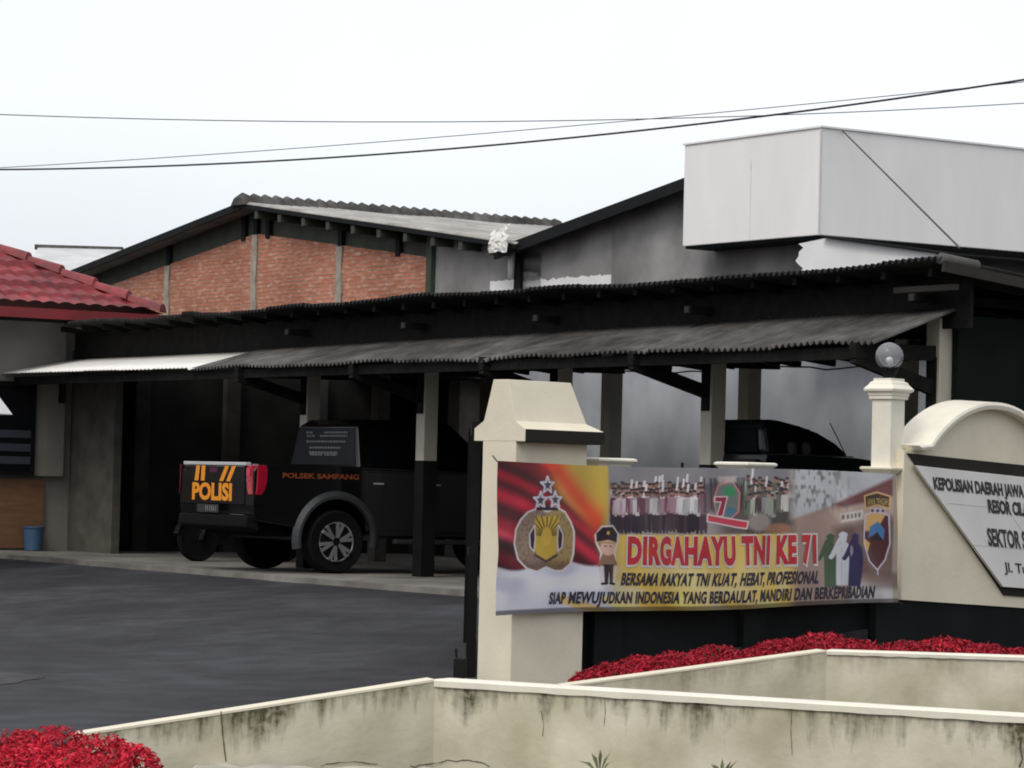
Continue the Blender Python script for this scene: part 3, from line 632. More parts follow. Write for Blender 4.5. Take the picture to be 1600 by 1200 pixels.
# ------------------------------------------------------------------ red foliage
def bush(name, label, cat, blobs, nleaf, size, seed, tone=1.0):
    r = np.random.default_rng(seed); V = []; Fc = []; Cl = []
    tot = sum(b[1][0]*b[1][1] for b in blobs)
    for (c, rad) in blobs:
        n = int(nleaf*rad[0]*rad[1]/tot)
        clump = r.normal(size=(max(6, n//60), 3)); clump /= np.linalg.norm(clump, axis=1)[:, None]; clump[:, 2] = np.abs(clump[:, 2]); tones = r.uniform(.65, 1.2, len(clump))
        for _ in range(n):
            k = r.integers(len(clump)); d = clump[k]+r.normal(size=3)*.28; d /= np.linalg.norm(d); rr = r.uniform(.70, 1.16)**.7
            q = np.array(c)+d*np.array(rad)*rr
            if q[2] < c[2]-.35*rad[2]: continue
            nrm = d+r.normal(size=3)*.7; nrm /= np.linalg.norm(nrm); t = np.cross(nrm, r.normal(size=3)); t /= np.linalg.norm(t); b = np.cross(nrm, t)
            l = size*r.uniform(.6, 1.5); w_ = l*r.uniform(.22, .42); i = len(V)
            V += [q-t*l*.5, q+b*w_*.5+nrm*l*.08, q+t*l*.5-nrm*l*.1, q-b*w_*.5+nrm*l*.08]; Fc.append((i, i+1, i+2, i+3))
            s = tones[k]*r.uniform(.75, 1.2)*tone; col = np.array((.56, .018, .045) if r.random() < .93 else ((.16, .012, .02) if r.random() < .8 else (.05, .07, .02)))*s
            Cl += [(*np.clip(col, 0, 1), 1)]*4
    me = bpy.data.meshes.new(name); o0 = np.array(blobs[0][0])*np.array((1, 1, 0))+np.array((0, 0, -.46)); me.from_pydata([tuple(v-o0) for v in V], [], Fc)
    ca = me.color_attributes.new('Col', 'FLOAT_COLOR', 'POINT'); ca.data.foreach_set('color', np.array(Cl, dtype=np.float32).ravel())
    me.materials.append(M['leaf']); o = bpy.data.objects.new(name, me); C.objects.link(o); o.location = o0
    return tag(o, label, cat)
bl = []
random.seed(21)
for px, py, D, rx in ((20, 1172, 14.6, .28), (90, 1165, 14.6, .30), (155, 1178, 14.5, .26), (205, 1195, 14.4, .2), (60, 1200, 14.2, .4), (130, 1210, 14.2, .36)):
    c = atD(px, py+24, D); bl.append((c, (rx*.66, .3, .155)))
bush('red_leaved_bush', 'bright red leafy bush in the bottom left corner by the wall end', 'bush', bl, 9000, .032, 1, 1.12)
bl = []
for px, py, rx in ((915, 1060, .13), (955, 1048, .22), (1000, 1036, .22), (1060, 1030, .26), (1120, 1020, .24), (1170, 1026, .22), (1225, 1010, .26), (1290, 1001, .28), (1350, 1012, .24), (1420, 1014, .26), (1480, 1008, .28), (1540, 1018, .24), (1600, 1024, .26), (1660, 1028, .26)):
    c = atD(px, py+30, 20.9+random.uniform(-.15, .15)); bl.append((c, (rx, .38, .165)))
bush('red_leaved_hedge', 'long low red leaved hedge along the black fence base', 'hedge', bl, 26000, .040, 2, .74)
for k, (px, py, n) in enumerate(((937, 1186, 5), (1128, 1200, 7))):
    p = MB(); c = atD(px, py+25, 14.7); random.seed(k)
    for q in range(n):
        a = -1.2+2.4*q/(n-1); tip = c+Vector((.10*math.sin(a)*random.uniform(.6, 1.2), random.uniform(-.03, .03), .12*math.cos(a)*random.uniform(.5, 1.1)+.03)); md = c.lerp(tip, .55)+Vector((0, 0, .02)); s = Vector((.009, 0, .004))
        p.face((c, md-s, tip, md+s))
    tag(p.build('weed', M['greenleaf']), ('small pale weed sprouting at the middle of the front wall', 'low weed at the front wall foot, right of the other weed')[k], 'weed')

# ------------------------------------------------------------------ gate pier
gp = thing('gate_pier', 'stout cream gate pier with bell shaped cap and black fascia', 'gate pier', OF)
WU, WL = .34, .74                                                # end face (going back-left), long face along the fence
p = MB(FM); p.box((0, 0, -.46), (WL, WU, 1.37)); p.build('shaft', M['cream'], gp, bevel=.006)
H = [(1.355, .26, .05, .82), (1.445, .26, .05, .82), (1.50, .165, .0, .73), (1.53, .155, .0, .725), (1.66, .115, .0, .69), (1.80, .075, .0, .65)]
p = MB(FM); R = []
for z, hw, e0, e1 in H: R.append([(-.002, WU/2-hw, z), (e1, WU/2-hw, z), (e1, WU/2+hw, z), (-.002, WU/2+hw, z)])
cap_ = p.rings(R).build('cap', M['cream'], gp, bevel=.004)
p = MB(FM); p.box((.002, WU/2-.265, 1.353), (.825, WU/2-.2601, 1.444)); p.box((.8201, WU/2-.26, 1.353), (.825, WU/2+.26, 1.444)); p.build('fascia', M['shadowgap'], gp)
p = MB(FM); p.box((.002, -.075, 1.35), (.818, WU+.07, 1.354)); p.build('soffit', M['shadowgap'], gp)

# ------------------------------------------------------------------ boundary fence with low pillars
fe = thing('boundary_fence', 'low black fence base with short cream topped pillars behind the banner', 'fence', FM @ Vector((2.5, .2, -.46)))
p = MB(FM); p.box((WL+.002, .12, -.46), (6.6, .24, .50)); p.build('base_wall', M['fencebase'], fe)
def capp(c, hw, z, parent, k=1.0):
    p = MB(); rot = math.pi/4
    p.sq(c, [(hw*.74, z-.30), (hw*.74, z-.075), (hw*.80, z-.07), (hw*.86, z-.04), (hw*.97, z-.018), (hw, z-.016), (hw, z), (hw*.9, z+.008)], rot)
    return p.build('pillar', M['cream2'], parent, bevel=.003)
for px0, px1, py in ((1115, 1215, 724), (905, 963, 717)):
    n = .2; q = onf((px0+px1)/2, py, n); c = FM @ q; hw = .5*(px1-px0)*c.y/FPX/1.4142 if px0 > 1000 else .21
    capp((c.x, c.y), hw, q.z, fe)
    p = MB(); p.sq((c.x, c.y), [(hw*.72, -.46), (hw*.72, .52)], math.pi/4, 1); p.sq((c.x, c.y), [(hw*.72, .525), (hw*.72, q.z-.3)], math.pi/4); p.build('pillar_shaft', [M['cream'], M['fencebase']], fe)
p = MB(FM); q = onf(1066, 735, .2); p.tube([(q.x, .2, -.3), (q.x, .2, q.z+.06)], .012, 6); p.build('rod', M['blackpaint'], fe)
p = MB(FM); p.tube([(.75, .2, 1.12), (4.2, .2, 1.14)], .012, 6); p.build('rail', M['blackpaint'], fe)
for k in range(24): p = MB(FM); x = .85+k*.14; p.box((x-.008, .19, .5), (x+.008, .206, 1.10)); p.build('bar', M['blackpaint'], fe)

lp = atD(1386, 740, 25.35); lpz = atD(1387, 732, 25.35).z
pl = thing('lamp_pillar', 'square cream pillar with moulded capital between banner and sign', 'pillar', (lp.x, lp.y, -.46))
rot = math.radians(47)
zc = atD(1390, 592, 25.35).z
p = MB(); p.sq((lp.x, lp.y), [(.096, lpz), (.096, zc-.13)], rot); p.build('shaft', M['cream2'], pl, bevel=.004)
p = MB(); p.sq((lp.x, lp.y), [(.116, zc-.17), (.116, zc-.145), (.122, zc-.14), (.125, zc-.115), (.146, zc-.105), (.150, zc-.085), (.12, zc-.05), (.112, zc-.03), (.092, zc-.02), (.092, zc+.002)], rot); p.build('capital', M['cream2'], pl, bevel=.003)
p = MB(); p.sq((lp.x, lp.y), [(.118, -.46), (.118, .3)], rot, 1); p.sq((lp.x, lp.y), [(.115, .30), (.115, lpz-.06), (.135, lpz-.045), (.158, lpz-.012), (.162, lpz-.01), (.162, lpz+.006), (.15, lpz+.012)], rot); p.build('pedestal', [M['cream'], M['fencebase']], pl, bevel=.003)
gl = thing('globe_lamp', 'clear glass globe lamp with white bulb on the cream pillar', 'lamp', (lp.x, lp.y, zc))
p = MB(); p.lathe((lp.x, lp.y, zc), [(.05, .002), (.05, .03), (.075, .07), (.082, .085), (.04, .088)], n=24); p.build('holder', M['blackpaint'], gl, smooth=False)
gr = .117; gz = zc+.085+gr*.86
p = MB(); p.lathe((lp.x, lp.y, gz), [(gr*math.sin(a), -gr*math.cos(a)) for a in np.linspace(.55, math.pi-.02, 22)], n=40); p.build('globe', M['globe'], gl, smooth=True)
p = MB(); p.lathe((lp.x, lp.y, gz-.035), [(.012, -.062), (.014, -.03), (.03*.95, -.012), (.031, .004), (.024, .022), (.008, .031)], n=20); p.build('bulb', M['bulb'], gl, smooth=True)

# ------------------------------------------------------------------ sign wall and sign
SN = .02
def sp_(px, py, n=SN): return onf(px, py, n)
sw = thing('sign_wall', 'cream sign wall with curved arched top and black base', 'wall', FM @ Vector((5.2, .1, -.46)))
a0, a1, a2 = sp_(1446, 702), sp_(1532, 640), sp_(1604, 668)
def circ(p1, p2, p3):
    (x1, y1), (x2, y2), (x3, y3) = p1, p2, p3; d = 2*(x1*(y2-y3)+x2*(y3-y1)+x3*(y1-y2))
    ux = ((x1*x1+y1*y1)*(y2-y3)+(x2*x2+y2*y2)*(y3-y1)+(x3*x3+y3*y3)*(y1-y2))/d; uy = ((x1*x1+y1*y1)*(x3-x2)+(x2*x2+y2*y2)*(x1-x3)+(x3*x3+y3*y3)*(x2-x1))/d
    return ux, uy, math.hypot(x1-ux, y1-uy)
cx, cz, cr = circ((a0.x, a0.z), (a1.x, a1.z), (a2.x, a2.z))
xl = sp_(1411, 800).x; xr = 2*cx-xl; th0 = math.acos((a0.x-cx)/cr)
arc = [(cx+cr*math.cos(t), cz+cr*math.sin(t)) for t in np.linspace(th0, math.pi-th0, 25)]
bl_, br_ = sp_(1408, 937), sp_(1600, 950)
zb2 = lambda x: bl_.z+(br_.z-bl_.z)*(x-bl_.x)/(br_.x-bl_.x)
zl = arc[0][1]-.02
p = MB(FM)
poly = [(xl, zb2(xl)), (xr, zb2(xr)), (xr, zl)]+[(max(min(x, xr), xl), z) for x, z in arc[::-1][::-1]]
# order: bottom-left, bottom-right, right springing, arc right->left, left springing
arc_rl = sorted(arc, key=lambda q: -q[0]); poly = [(xl, zb2(xl)), (xr, zb2(xr)), (xr, zl)]+[q for q in arc_rl if xl < q[0] < xr]+[(xl, zl)]
p.prism(poly, 1, SN, SN+.22); p.build('panel', M['cream'], sw)
p = MB(FM); R = []
for x, z in arc_rl:
    d = Vector((x-cx, z-cz)).normalized()
    def o(k): return x+d.x*k, z+d.y*k
    R.append([(o(0)[0], SN-.09, o(0)[1]), (o(.035)[0], SN-.10, o(.035)[1]), (o(.06)[0], SN-.09, o(.06)[1]), (o(.08)[0], SN+.30, o(.08)[1]), (o(0)[0], SN+.30, o(0)[1])])
xe = R[-1]
R.append([(q[0]-.16, q[1], q[2]-.015) for q in xe]); R.insert(0, [(q[0]+.16, q[1], q[2]-.015) for q in R[0]])
p.rings(R); p.build('arch_coping', M['cream2'], sw, bevel=.004)
p = MB(FM); p.prism([(xl-.3, -.5), (xr+.05, -.5), (xr+.05, zb2(xr+.05)), (xl-.3, zb2(xl-.3)-.003)], 1, SN+.02, SN+.095); p.build('base', M['fencebase'], sw)
sg = thing('station_sign', 'slanted white sign board with black letters on the cream sign wall', 'sign', FM @ sp_(1500, 820))
q = [sp_(1418, 708, SN-.012), sp_(1640, 731, SN-.012), sp_(1760, 945, SN-.012), sp_(1569, 930, SN-.012)]
p = MB(FM); p.prism([(v.x, v.z) for v in q], 1, SN-.015, SN-.001); p.build('frame', M['shadowgap'], sg)
q2 = [sp_(1429, 727, SN-.04), sp_(1640, 750, SN-.04), sp_(1752, 930, SN-.04), sp_(1567, 917, SN-.04)]
p = MB(FM); p.prism([(v.x, v.z) for v in q2], 1, SN-.045, SN-.016); p.build('board', M['signface'], sg, bevel=.003)
def sign_text(body, l, r, hpx, off=.048, shear=0):
    a, b = sp_(*l, SN-.049), sp_(*r, SN-.049); h = hpx*(FM @ a).y/FPX
    p = MB(FM); put_text(p, body, lambda x, y: (a.x+(b.x-a.x)*x+(.0 if not shear else 0)-y*h*.25, SN-.049, a.z+(b.z-a.z)*x+y*h), 0, off)
    p.build('lettering', M['letters'], sg)
sign_text('KEPOLISIAN DAERAH JAWA TENGAH', (1460, 764), (1646, 781), 19)
sign_text('RESOR CILACAP', (1545, 800), (1630, 808), 20)
sign_text('SEKTOR SAMPANG', (1545, 852), (1660, 862), 27, .035)
sign_text('Jl. Tugu Barat', (1570, 893), (1662, 902), 15, .02)
p = MB(FM)
for (x0, y0, x1, y1) in ((1480, 786, 1640, 800), (1520, 851, 1690, 866), (1540, 750, 1620, 860)):
    a, b = sp_(x0, y0, SN-.0462), sp_(x1, y1, SN-.0462); p.bar(a, b, .002, .004)
p.build('joint_lines', M['cladline'], sg)

exec_banner = True
# ------------------------------------------------------------------ banner
BN = -.07
bn = thing('banner', 'printed vinyl banner with red headline tied between pier and pillar', 'banner', FM @ Vector((2, BN, .3)))
TL, TR, BL_, BR_ = onf(777, 720, BN), onf(1401, 741, BN), onf(773, 962, BN), onf(1405, 942, BN)
def bflat(a, b):
    t = TL.lerp(TR, a); q = BL_.lerp(BR_, a); P = t.lerp(q, b); return P
def bpos(a, b, off=0):                                           # sag, ripples and pull folds of the cloth
    P = bflat(a, b)
    n = .014*math.sin(a*23+b*1.5)*(.4+.6*b)+.006*math.sin(a*51+1+2*b)+.006*math.sin(a*37-b*9)+.014*math.exp(-((a+b*.22-.13)/.025)**2)+.012*math.exp(-((a-b*.16-.80)/.02)**2)+.02*math.sin(math.pi*a)*math.sin(math.pi*b)
    n += .03*math.exp(-((a-.245)/.02)**2)*(1-b*.6)
    z = -.012*math.sin(math.pi*a*2.0)*(1-b)+.010*math.sin(a*9)*b
    return Vector((P.x, BN+n*-.8-off, P.z+z))
def px2ab(px, py):
    q = onf(px, py, BN); a = (q.x-TL.x)/(TR.x-TL.x); b = .5
    for _ in range(4):
        a = (q.x-(TL.x+(BL_.x-TL.x)*b))/((TR.x-TL.x)*(1-b)+(BR_.x-BL_.x)*b); zt_ = TL.z+(TR.z-TL.z)*a; zb_ = BL_.z+(BR_.z-BL_.z)*a; b = (zt_-q.z)/(zt_-zb_)
    return a, b
NX, NY = 840, 250
aa, bb = np.meshgrid(np.linspace(0, 1, NX), np.linspace(0, 1, NY), indexing='ij')
X = np.zeros_like(aa); Y = np.zeros_like(aa)                       # artwork coordinates (drawn up in photo pixels)
E0 = np.array([FM @ bflat(a, b) for a in (0, 1) for b in (0, 1)])
Pt = np.array(FM @ TL)[None, None]*((1-aa)*(1-bb))[..., None]+np.array(FM @ BL_)[None, None]*((1-aa)*bb)[..., None]+np.array(FM @ TR)[None, None]*(aa*(1-bb))[..., None]+np.array(FM @ BR_)[None, None]*(aa*bb)[..., None]
Q = Pt-np.array((0, 0, EZ)); zz = Q @ np.array(F_); X = 800+FPX*(Q @ np.array(R_))/zz; Y = 600-FPX*(Q @ np.array(U_))/zz
def srgb(c): c = np.array(c)/255.; return np.where(c < .04045, c/12.92, ((c+.055)/1.055)**2.4)
IMG = np.zeros((NX, NY, 3)); IMG[:] = srgb((120, 110, 95))
def smooth(t): t = np.clip(t, 0, 1); return t*t*(3-2*t)
def blend(mask, c): 
    c = srgb(c) if not isinstance(c, np.ndarray) else c
    IMG[:] = IMG*(1-mask[..., None])+c*mask[..., None]
def vnoise(x, y, seed=0):
    r = np.random.default_rng(seed); T = r.random((64, 64)); xi = np.floor(x).astype(int); yi = np.floor(y).astype(int); fx = smooth(x-xi); fy = smooth(y-yi)
    g = lambda i, j: T[i % 64, j % 64]
    return (g(xi, yi)*(1-fx)+g(xi+1, yi)*fx)*(1-fy)+(g(xi, yi+1)*(1-fx)+g(xi+1, yi+1)*fx)*fy
def poly_m(pts, soft=.7):
    n = len(pts); ins = np.zeros(X.shape, bool); dist = np.full(X.shape, 1e9)
    for i in range(n):
        x1, y1 = pts[i]; x2, y2 = pts[(i+1) % n]
        if y1 != y2:
            c = ((y1 > Y) != (y2 > Y)) & (X < (x2-x1)*(Y-y1)/(y2-y1)+x1); ins ^= c
        dx, dy = x2-x1, y2-y1; t = np.clip(((X-x1)*dx+(Y-y1)*dy)/(dx*dx+dy*dy+1e-9), 0, 1); dist = np.minimum(dist, np.hypot(X-x1-t*dx, Y-y1-t*dy))
    return np.clip(.5+np.where(ins, dist, -dist)/soft/2, 0, 1)
def out_m(pts, wd): 
    dist = np.full(X.shape, 1e9); n = len(pts)
    for i in range(n):
        x1, y1 = pts[i]; x2, y2 = pts[(i+1) % n]; dx, dy = x2-x1, y2-y1; t = np.clip(((X-x1)*dx+(Y-y1)*dy)/(dx*dx+dy*dy+1e-9), 0, 1); dist = np.minimum(dist, np.hypot(X-x1-t*dx, Y-y1-t*dy))
    return np.clip((wd-dist)/.8+.5, 0, 1)
def ell(cx, cy, rx, ry, soft=.15): return smooth((1-np.hypot((X-cx)/rx, (Y-cy)/ry))/soft+.5)
def line_m(x1, y1, x2, y2, wd, soft=.8): 
    dx, dy = x2-x1, y2-y1; t = np.clip(((X-x1)*dx+(Y-y1)*dy)/(dx*dx+dy*dy), 0, 1); return np.clip((wd-np.hypot(X-x1-t*dx, Y-y1-t*dy))/soft+.5, 0, 1)
# base fields
blend(smooth((X-930)/40), (176, 150, 95))
blend(smooth((Y-812)/34)*smooth((X-925-(Y-840)*.25)/60)*(1-smooth((X-1235)/60)), (212, 180, 84)); blend(np.exp(-((X-1010-(Y-850)*1.4)/50)**2)*smooth((Y-850)/30)*.55, (214, 200, 160)); blend(np.exp(-((X-1190+(Y-870)*.8)/36)**2)*smooth((Y-840)/20)*.5, (218, 204, 160))
blend(smooth((vnoise(X/34, Y/16+X/90, 3)-.5)/.3)*smooth((Y-880)/20)*smooth((X-900)/30)*(1-smooth((X-1300)/30))*.8, (196, 186, 150))
# red and black cloth on the left
red = 1-smooth((X-930-6*np.sin(Y/20))/14)
blend(red, (34, 20, 25))
s = (X-777)*.62-(Y-720)
fold = lambda c, wd, col, k=1: blend(np.exp(-((s-c-10*np.sin((X-777)/40))/wd)**2)*red*k, col)
fold(58, 18, (130, 24, 32), .8); fold(34, 6, (190, 46, 56), .75); fold(94, 13, (206, 58, 50), .9); fold(-20, 9, (150, 26, 44)); fold(-52, 12, (176, 34, 58)); fold(-98, 14, (140, 20, 38)); fold(-112, 8, (196, 60, 84), .8); fold(12, 14, (96, 16, 26)); fold(-150, 12, (120, 20, 36), .7); fold(-75, 6, (80, 14, 22), .8)
blend(smooth(((X-845)-(Y-720)*.55-10*np.sin(Y/18))/22)*smooth((960-X)/12)*(1-smooth((Y-790)/50)), (182, 158, 72))
blend(np.exp(-(((X-862)-(Y-720)*.75)/22)**2)*(1-smooth((Y-850)/30))*red*.85, (206, 52, 40))
blend(smooth((s-112)/20)*red*.3, (190, 120, 60))
white = smooth((Y-(884-.06*(X-777)+7*np.sin((X-777)/19)))/6)*(1-smooth((X-(925+.25*(Y-880)))/30))
blend(white, (202, 203, 214)); blend(white*smooth((vnoise(X/40, Y/24+2, 5)-.45)/.4)*.6, (160, 164, 184))
# gold strips along the lower edge
for k in range(7):
    x0 = 880+k*62; blend(line_m(x0, 938, x0+70, 962, 7, 4)*.8, ((196, 160, 66), (216, 196, 120))[k % 2])
# crowd photographs
ph = smooth((X-944)/6)*(1-smooth((X-1238)/10))*(1-smooth((Y-831)/5)); blend(ph, (92, 84, 90)); blend(ph*smooth((Y-792)/14), (150, 140, 142))
blend(ph*smooth((X-1100)/40), (88, 78, 74)); blend(ph*(1-smooth((Y-752-3*np.sin(X/9))/8)), (128, 126, 130))
r = np.random.default_rng(4)
def man(x, y, h, shirt, trouser, c, arm=False):                     # a standing figure h tall with its head at y
    skin = tuple(np.clip(np.array((150, 112, 100))*c, 0, 255)); cs = tuple(np.clip(np.array(shirt)*c, 0, 255)); w_ = h*.085
    blend(ph*line_m(x-w_*.5, y+h*.5, x-w_*.6, y+h, w_*.42), trouser); blend(ph*line_m(x+w_*.5, y+h*.5, x+w_*.6, y+h, w_*.42), trouser)
    blend(ph*poly_m([(x-w_, y+h*.12), (x+w_, y+h*.12), (x+w_*.8, y+h*.55), (x-w_*.8, y+h*.55)], .5), cs)
    blend(ph*line_m(x-w_*1.1, y+h*.15, x-w_*1.3, y+h*.48, w_*.3), cs); blend(ph*line_m(x+w_*1.1, y+h*.15, x+w_*1.3, y+h*.48, w_*.3), cs)
    if arm: blend(ph*line_m(x+w_, y+h*.16, x+w_*1.7, y-h*.22, w_*.35), (206, 200, 202))
    blend(ph*ell(x, y+h*.03, w_*.62, h*.06, .4), skin); blend(ph*ell(x, y-h*.025, w_*.68, h*.035, .4), (50, 38, 42))
PAL = ((176, 150, 156), (124, 70, 92), (200, 188, 194), (96, 52, 66), (150, 120, 130), (210, 206, 210))
for y0, n, h in ((756, 29, 58), (763, 27, 62), (770, 25, 60)):
    for k in range(n): man(951+(1100-951)*(k+.5)/n+r.normal()*.9, y0+r.normal()*1.5, h, PAL[r.integers(6)], ((52, 36, 46), (70, 54, 60), (40, 30, 42))[r.integers(3)], r.uniform(.75, 1.12), r.random() < .18)
for y0, n, h in ((754, 19, 56), (762, 17, 62), (770, 14, 60)):
    for k in range(n): man(1166+(1268-1166)*(k+.5)/n+r.normal()*1.5, y0+r.normal()*3, h, ((140, 142, 132), (92, 98, 86), (190, 186, 184), (80, 70, 68))[r.integers(4)], (62, 56, 54), r.uniform(.7, 1.15), r.random() < .12)
for k in range(30): x = r.uniform(1100, 1180); blend(ph*line_m(x, 748, x+r.normal()*2, r.uniform(775, 800), 1.2)*.6, (44, 44, 48))
blend(ph*ell(1183, 816, 18, 14, .6)*.6, (170, 160, 156)); blend(ph*ell(1215, 828, 24, 9, .6)*.6, (170, 116, 84))
# station photograph on the right
st = smooth((X-1228)/22)
blend(st, (150, 128, 118)); blend(st*(1-smooth((Y-(790-.36*(X-1290)))/8)), (176, 178, 182))
blend(st*poly_m([(1300, 790), (1405, 742), (1412, 772), (1330, 800)], 3), (108, 62, 64)); blend(st*poly_m([(1296, 800), (1412, 772), (1412, 800), (1310, 822)], 3), (170, 150, 136))
blend(st*poly_m([(1310, 805), (1348, 798), (1348, 812), (1312, 818)], 2), (196, 190, 184)); blend(st*poly_m([(1300, 826), (1412, 806), (1412, 900), (1300, 900)], 6)*.8, (92, 70, 66))
for k in range(5): blend(st*poly_m([(1312+k*7, 807-k), (1316+k*7, 806-k), (1316+k*7, 813-k), (1312+k*7, 814-k)], 1), (100, 90, 90))
blend(smooth((vnoise(X/4, Y/7, 8)-.4)/.5)*st*(1-smooth((Y-790)/20))*(1-smooth((X-1290)/60))*.8, (84, 86, 82))
blend(st*smooth((Y-905)/12)*smooth((X-1320)/20), (176, 172, 172)); blend(smooth((X-1393)/5), (150, 140, 128)); blend(smooth((X-1340)/40)*smooth((Y-890)/10)*(1-smooth((Y-915)/12))*.7, (86, 60, 56))
# left emblem
em = [(823, 800), (840, 793), (853, 799), (868, 792), (882, 799), (892, 815), (897, 830), (896, 866), (892, 882), (880, 893), (868, 893), (853, 887), (838, 894), (822, 889), (808, 874), (802, 850), (804, 828), (812, 812)]
blend(poly_m(em), (150, 128, 84)); blend(poly_m(em)*(1-smooth((X-848)/8)), (136, 116, 104)); blend(poly_m(em)*smooth((vnoise(X/3, Y/4, 9)-.5)/.2)*.5, (100, 82, 54)); blend(poly_m(em)*smooth((Y-870)/16)*.7, (84, 60, 52))
shp = [(835, 806), (872, 806), (874, 846), (868, 866), (853, 876), (838, 866), (832, 846)]
blend(poly_m(shp), (178, 150, 60))
for k in range(13):
    a = math.radians(-170+k*13.3); blend(poly_m(shp)*line_m(853+9*math.cos(a), 838+9*math.sin(a), 853+40*math.cos(a), 838+36*math.sin(a), .9), (74, 58, 26))
blend(ell(853, 838, 8, 15, .3)*.9, (190, 160, 66)); blend(line_m(836, 868, 853, 878, 2), (70, 52, 48)); blend(line_m(870, 868, 853, 878, 2), (70, 52, 48))
for sx in (-1, 1):
    q = [(853+sx*18, 820), (853+sx*26, 835), (853+sx*25, 855), (853+sx*19, 862), (853+sx*17, 842)]; blend(poly_m(q), (52, 30, 40)); blend(out_m(q, 1.0), (188, 184, 188))
blend(out_m(em, 1.5), (196, 190, 190))
def star(cx_, cy_, ro, ry=None): return [(cx_+(ro if k % 2 == 0 else ro*.45)*math.sin(k*math.pi/5), cy_-(ro*1.25 if k % 2 == 0 else ro*.55)*math.cos(k*math.pi/5)) for k in range(10)]
for cx_, cy_ in ((853, 757), (842, 781), (866, 780)):
    q = star(cx_, cy_, 11); blend(poly_m(q), (70, 64, 72)); blend(out_m(q, 1.6), (186, 186, 196))
blend(poly_m([(836, 792), (870, 792), (870, 797), (836, 797)]), (36, 30, 44))
# plain saluting officer figure
fo = [(929, 836), (938, 822), (953, 821), (963, 834), (962, 848), (957, 864), (960, 884), (955, 914), (936, 914), (934, 884), (936, 864), (930, 848)]
blend(out_m(fo, 1.6), (196, 186, 182)); blend(poly_m([(937, 866), (956, 866), (959, 884), (935, 884)]), (132, 98, 78)); blend(line_m(938, 870, 933, 884, 2.2), (132, 98, 78)); blend(line_m(955, 870, 960, 882, 2.2), (132, 98, 78))
blend(poly_m([(939, 883), (955, 883), (953, 911), (948, 911), (947, 894), (945, 911), (940, 911)]), (44, 26, 32)); blend(line_m(937, 913, 944, 912, 2), (30, 20, 24)); blend(line_m(949, 912, 956, 913, 2), (30, 20, 24)); blend(line_m(938, 883, 956, 883, 1), (30, 20, 24))
blend(ell(946, 855, 11, 13, .15), (196, 158, 142)); blend(poly_m([(930, 846), (930, 833), (938, 823), (953, 822), (962, 833), (961, 847), (946, 843)]), (40, 22, 30)); blend(line_m(932, 847, 960, 848, 1.2), (160, 138, 92)); blend(ell(946, 832, 2.2, 3, .3), (190, 160, 90)); blend(line_m(941, 853, 943, 853, 1), (60, 40, 40)); blend(line_m(949, 853, 951, 853, 1), (60, 40, 40))
# anniversary badge
q = [(1122, 758), (1143, 752), (1154, 770), (1152, 800), (1138, 812), (1118, 806), (1114, 780)]
blend(poly_m(q), (104, 112, 108)); blend(ell(1139, 768, 9, 8, .2), (56, 130, 88)); blend(ell(1141, 800, 8, 8, .3), (70, 110, 130)); blend(out_m(q, 1.0), (196, 120, 120))
q = [(1116, 776), (1136, 776), (1128, 806), (1118, 806), (1126, 784), (1116, 784)]; blend(poly_m(q), (140, 24, 44)); blend(out_m(q, .8), (206, 190, 196))
q = [(1103, 803), (1117, 806), (1150, 812), (1166, 815), (1164, 826), (1150, 824), (1118, 817), (1102, 814)]; blend(poly_m(q), (186, 56, 76)); blend(out_m(q, 1), (206, 190, 190)); blend(poly_m([(1122, 745), (1150, 745), (1150, 754), (1124, 755)], 2)*.7, (196, 180, 176))
# saluting silhouettes
def salute(cx_, y0, col, w_=1.0):
    k = w_
    blend(ell(cx_, y0+6, 5.2*k, 8, .2), col); blend(poly_m([(cx_-6*k, y0), (cx_-1*k, y0-4), (cx_+6*k, y0-1), (cx_+6*k, y0+3), (cx_-6*k, y0+4)]), col)
    blend(poly_m([(cx_-3*k, y0+11), (cx_+3*k, y0+11), (cx_+11*k, y0+20), (cx_+13*k, y0+42), (cx_+11*k, y0+80), (cx_-9*k, y0+80), (cx_-9*k, y0+24)]), col)
    blend(line_m(cx_-8*k, y0+24, cx_-16*k, y0+36, 3.2*k), col); blend(line_m(cx_-16*k, y0+36, cx_-5*k, y0+8, 2.4*k), col)
    blend(line_m(cx_+8*k, y0+26, cx_+12*k, y0+66, .7)*.5, tuple(np.array(col)*.6)); blend(line_m(cx_-2*k, y0+22, cx_-1*k, y0+76, .6)*.4, tuple(np.array(col)*.7))
salute(1296, 839, (66, 84, 62)); salute(1314, 836, (190, 192, 200), 1.05); salute(1333, 838, (46, 38, 82), 1.05)
blend(ell(1327, 862, 2.5, 8, .4), (140, 130, 150))
# right shield
q = [(1352, 806), (1369, 800), (1388, 806), (1391, 850), (1384, 876), (1371, 892), (1357, 878), (1349, 852)]
blend(poly_m(q), (74, 26, 32)); blend(poly_m(q)*(1-smooth((X-1372-(822-Y)*.5)/4))*(1-smooth((Y-828)/6)), (196, 158, 100)); blend(poly_m(q)*poly_m([(1349, 842), (1360, 850), (1355, 864), (1349, 862)]), (196, 158, 80))
blend(poly_m([(1372, 816), (1382, 828), (1381, 845), (1371, 834), (1357, 842), (1360, 824)]), (66, 112, 160)); blend(poly_m([(1371, 832), (1381, 846), (1361, 846)]), (34, 26, 34)); blend(out_m(q, 1.2), (186, 176, 190)); blend(line_m(1371, 892, 1371, 899, 1), (190, 180, 190))
for k in range(3): blend(ell(1363+k*8, 799, 4, 4, .3), (80, 60, 96)); blend(out_m([(1360+8*k, 796), (1366+8*k, 796), (1366+8*k, 802), (1360+8*k, 802)], .7), (196, 186, 190))
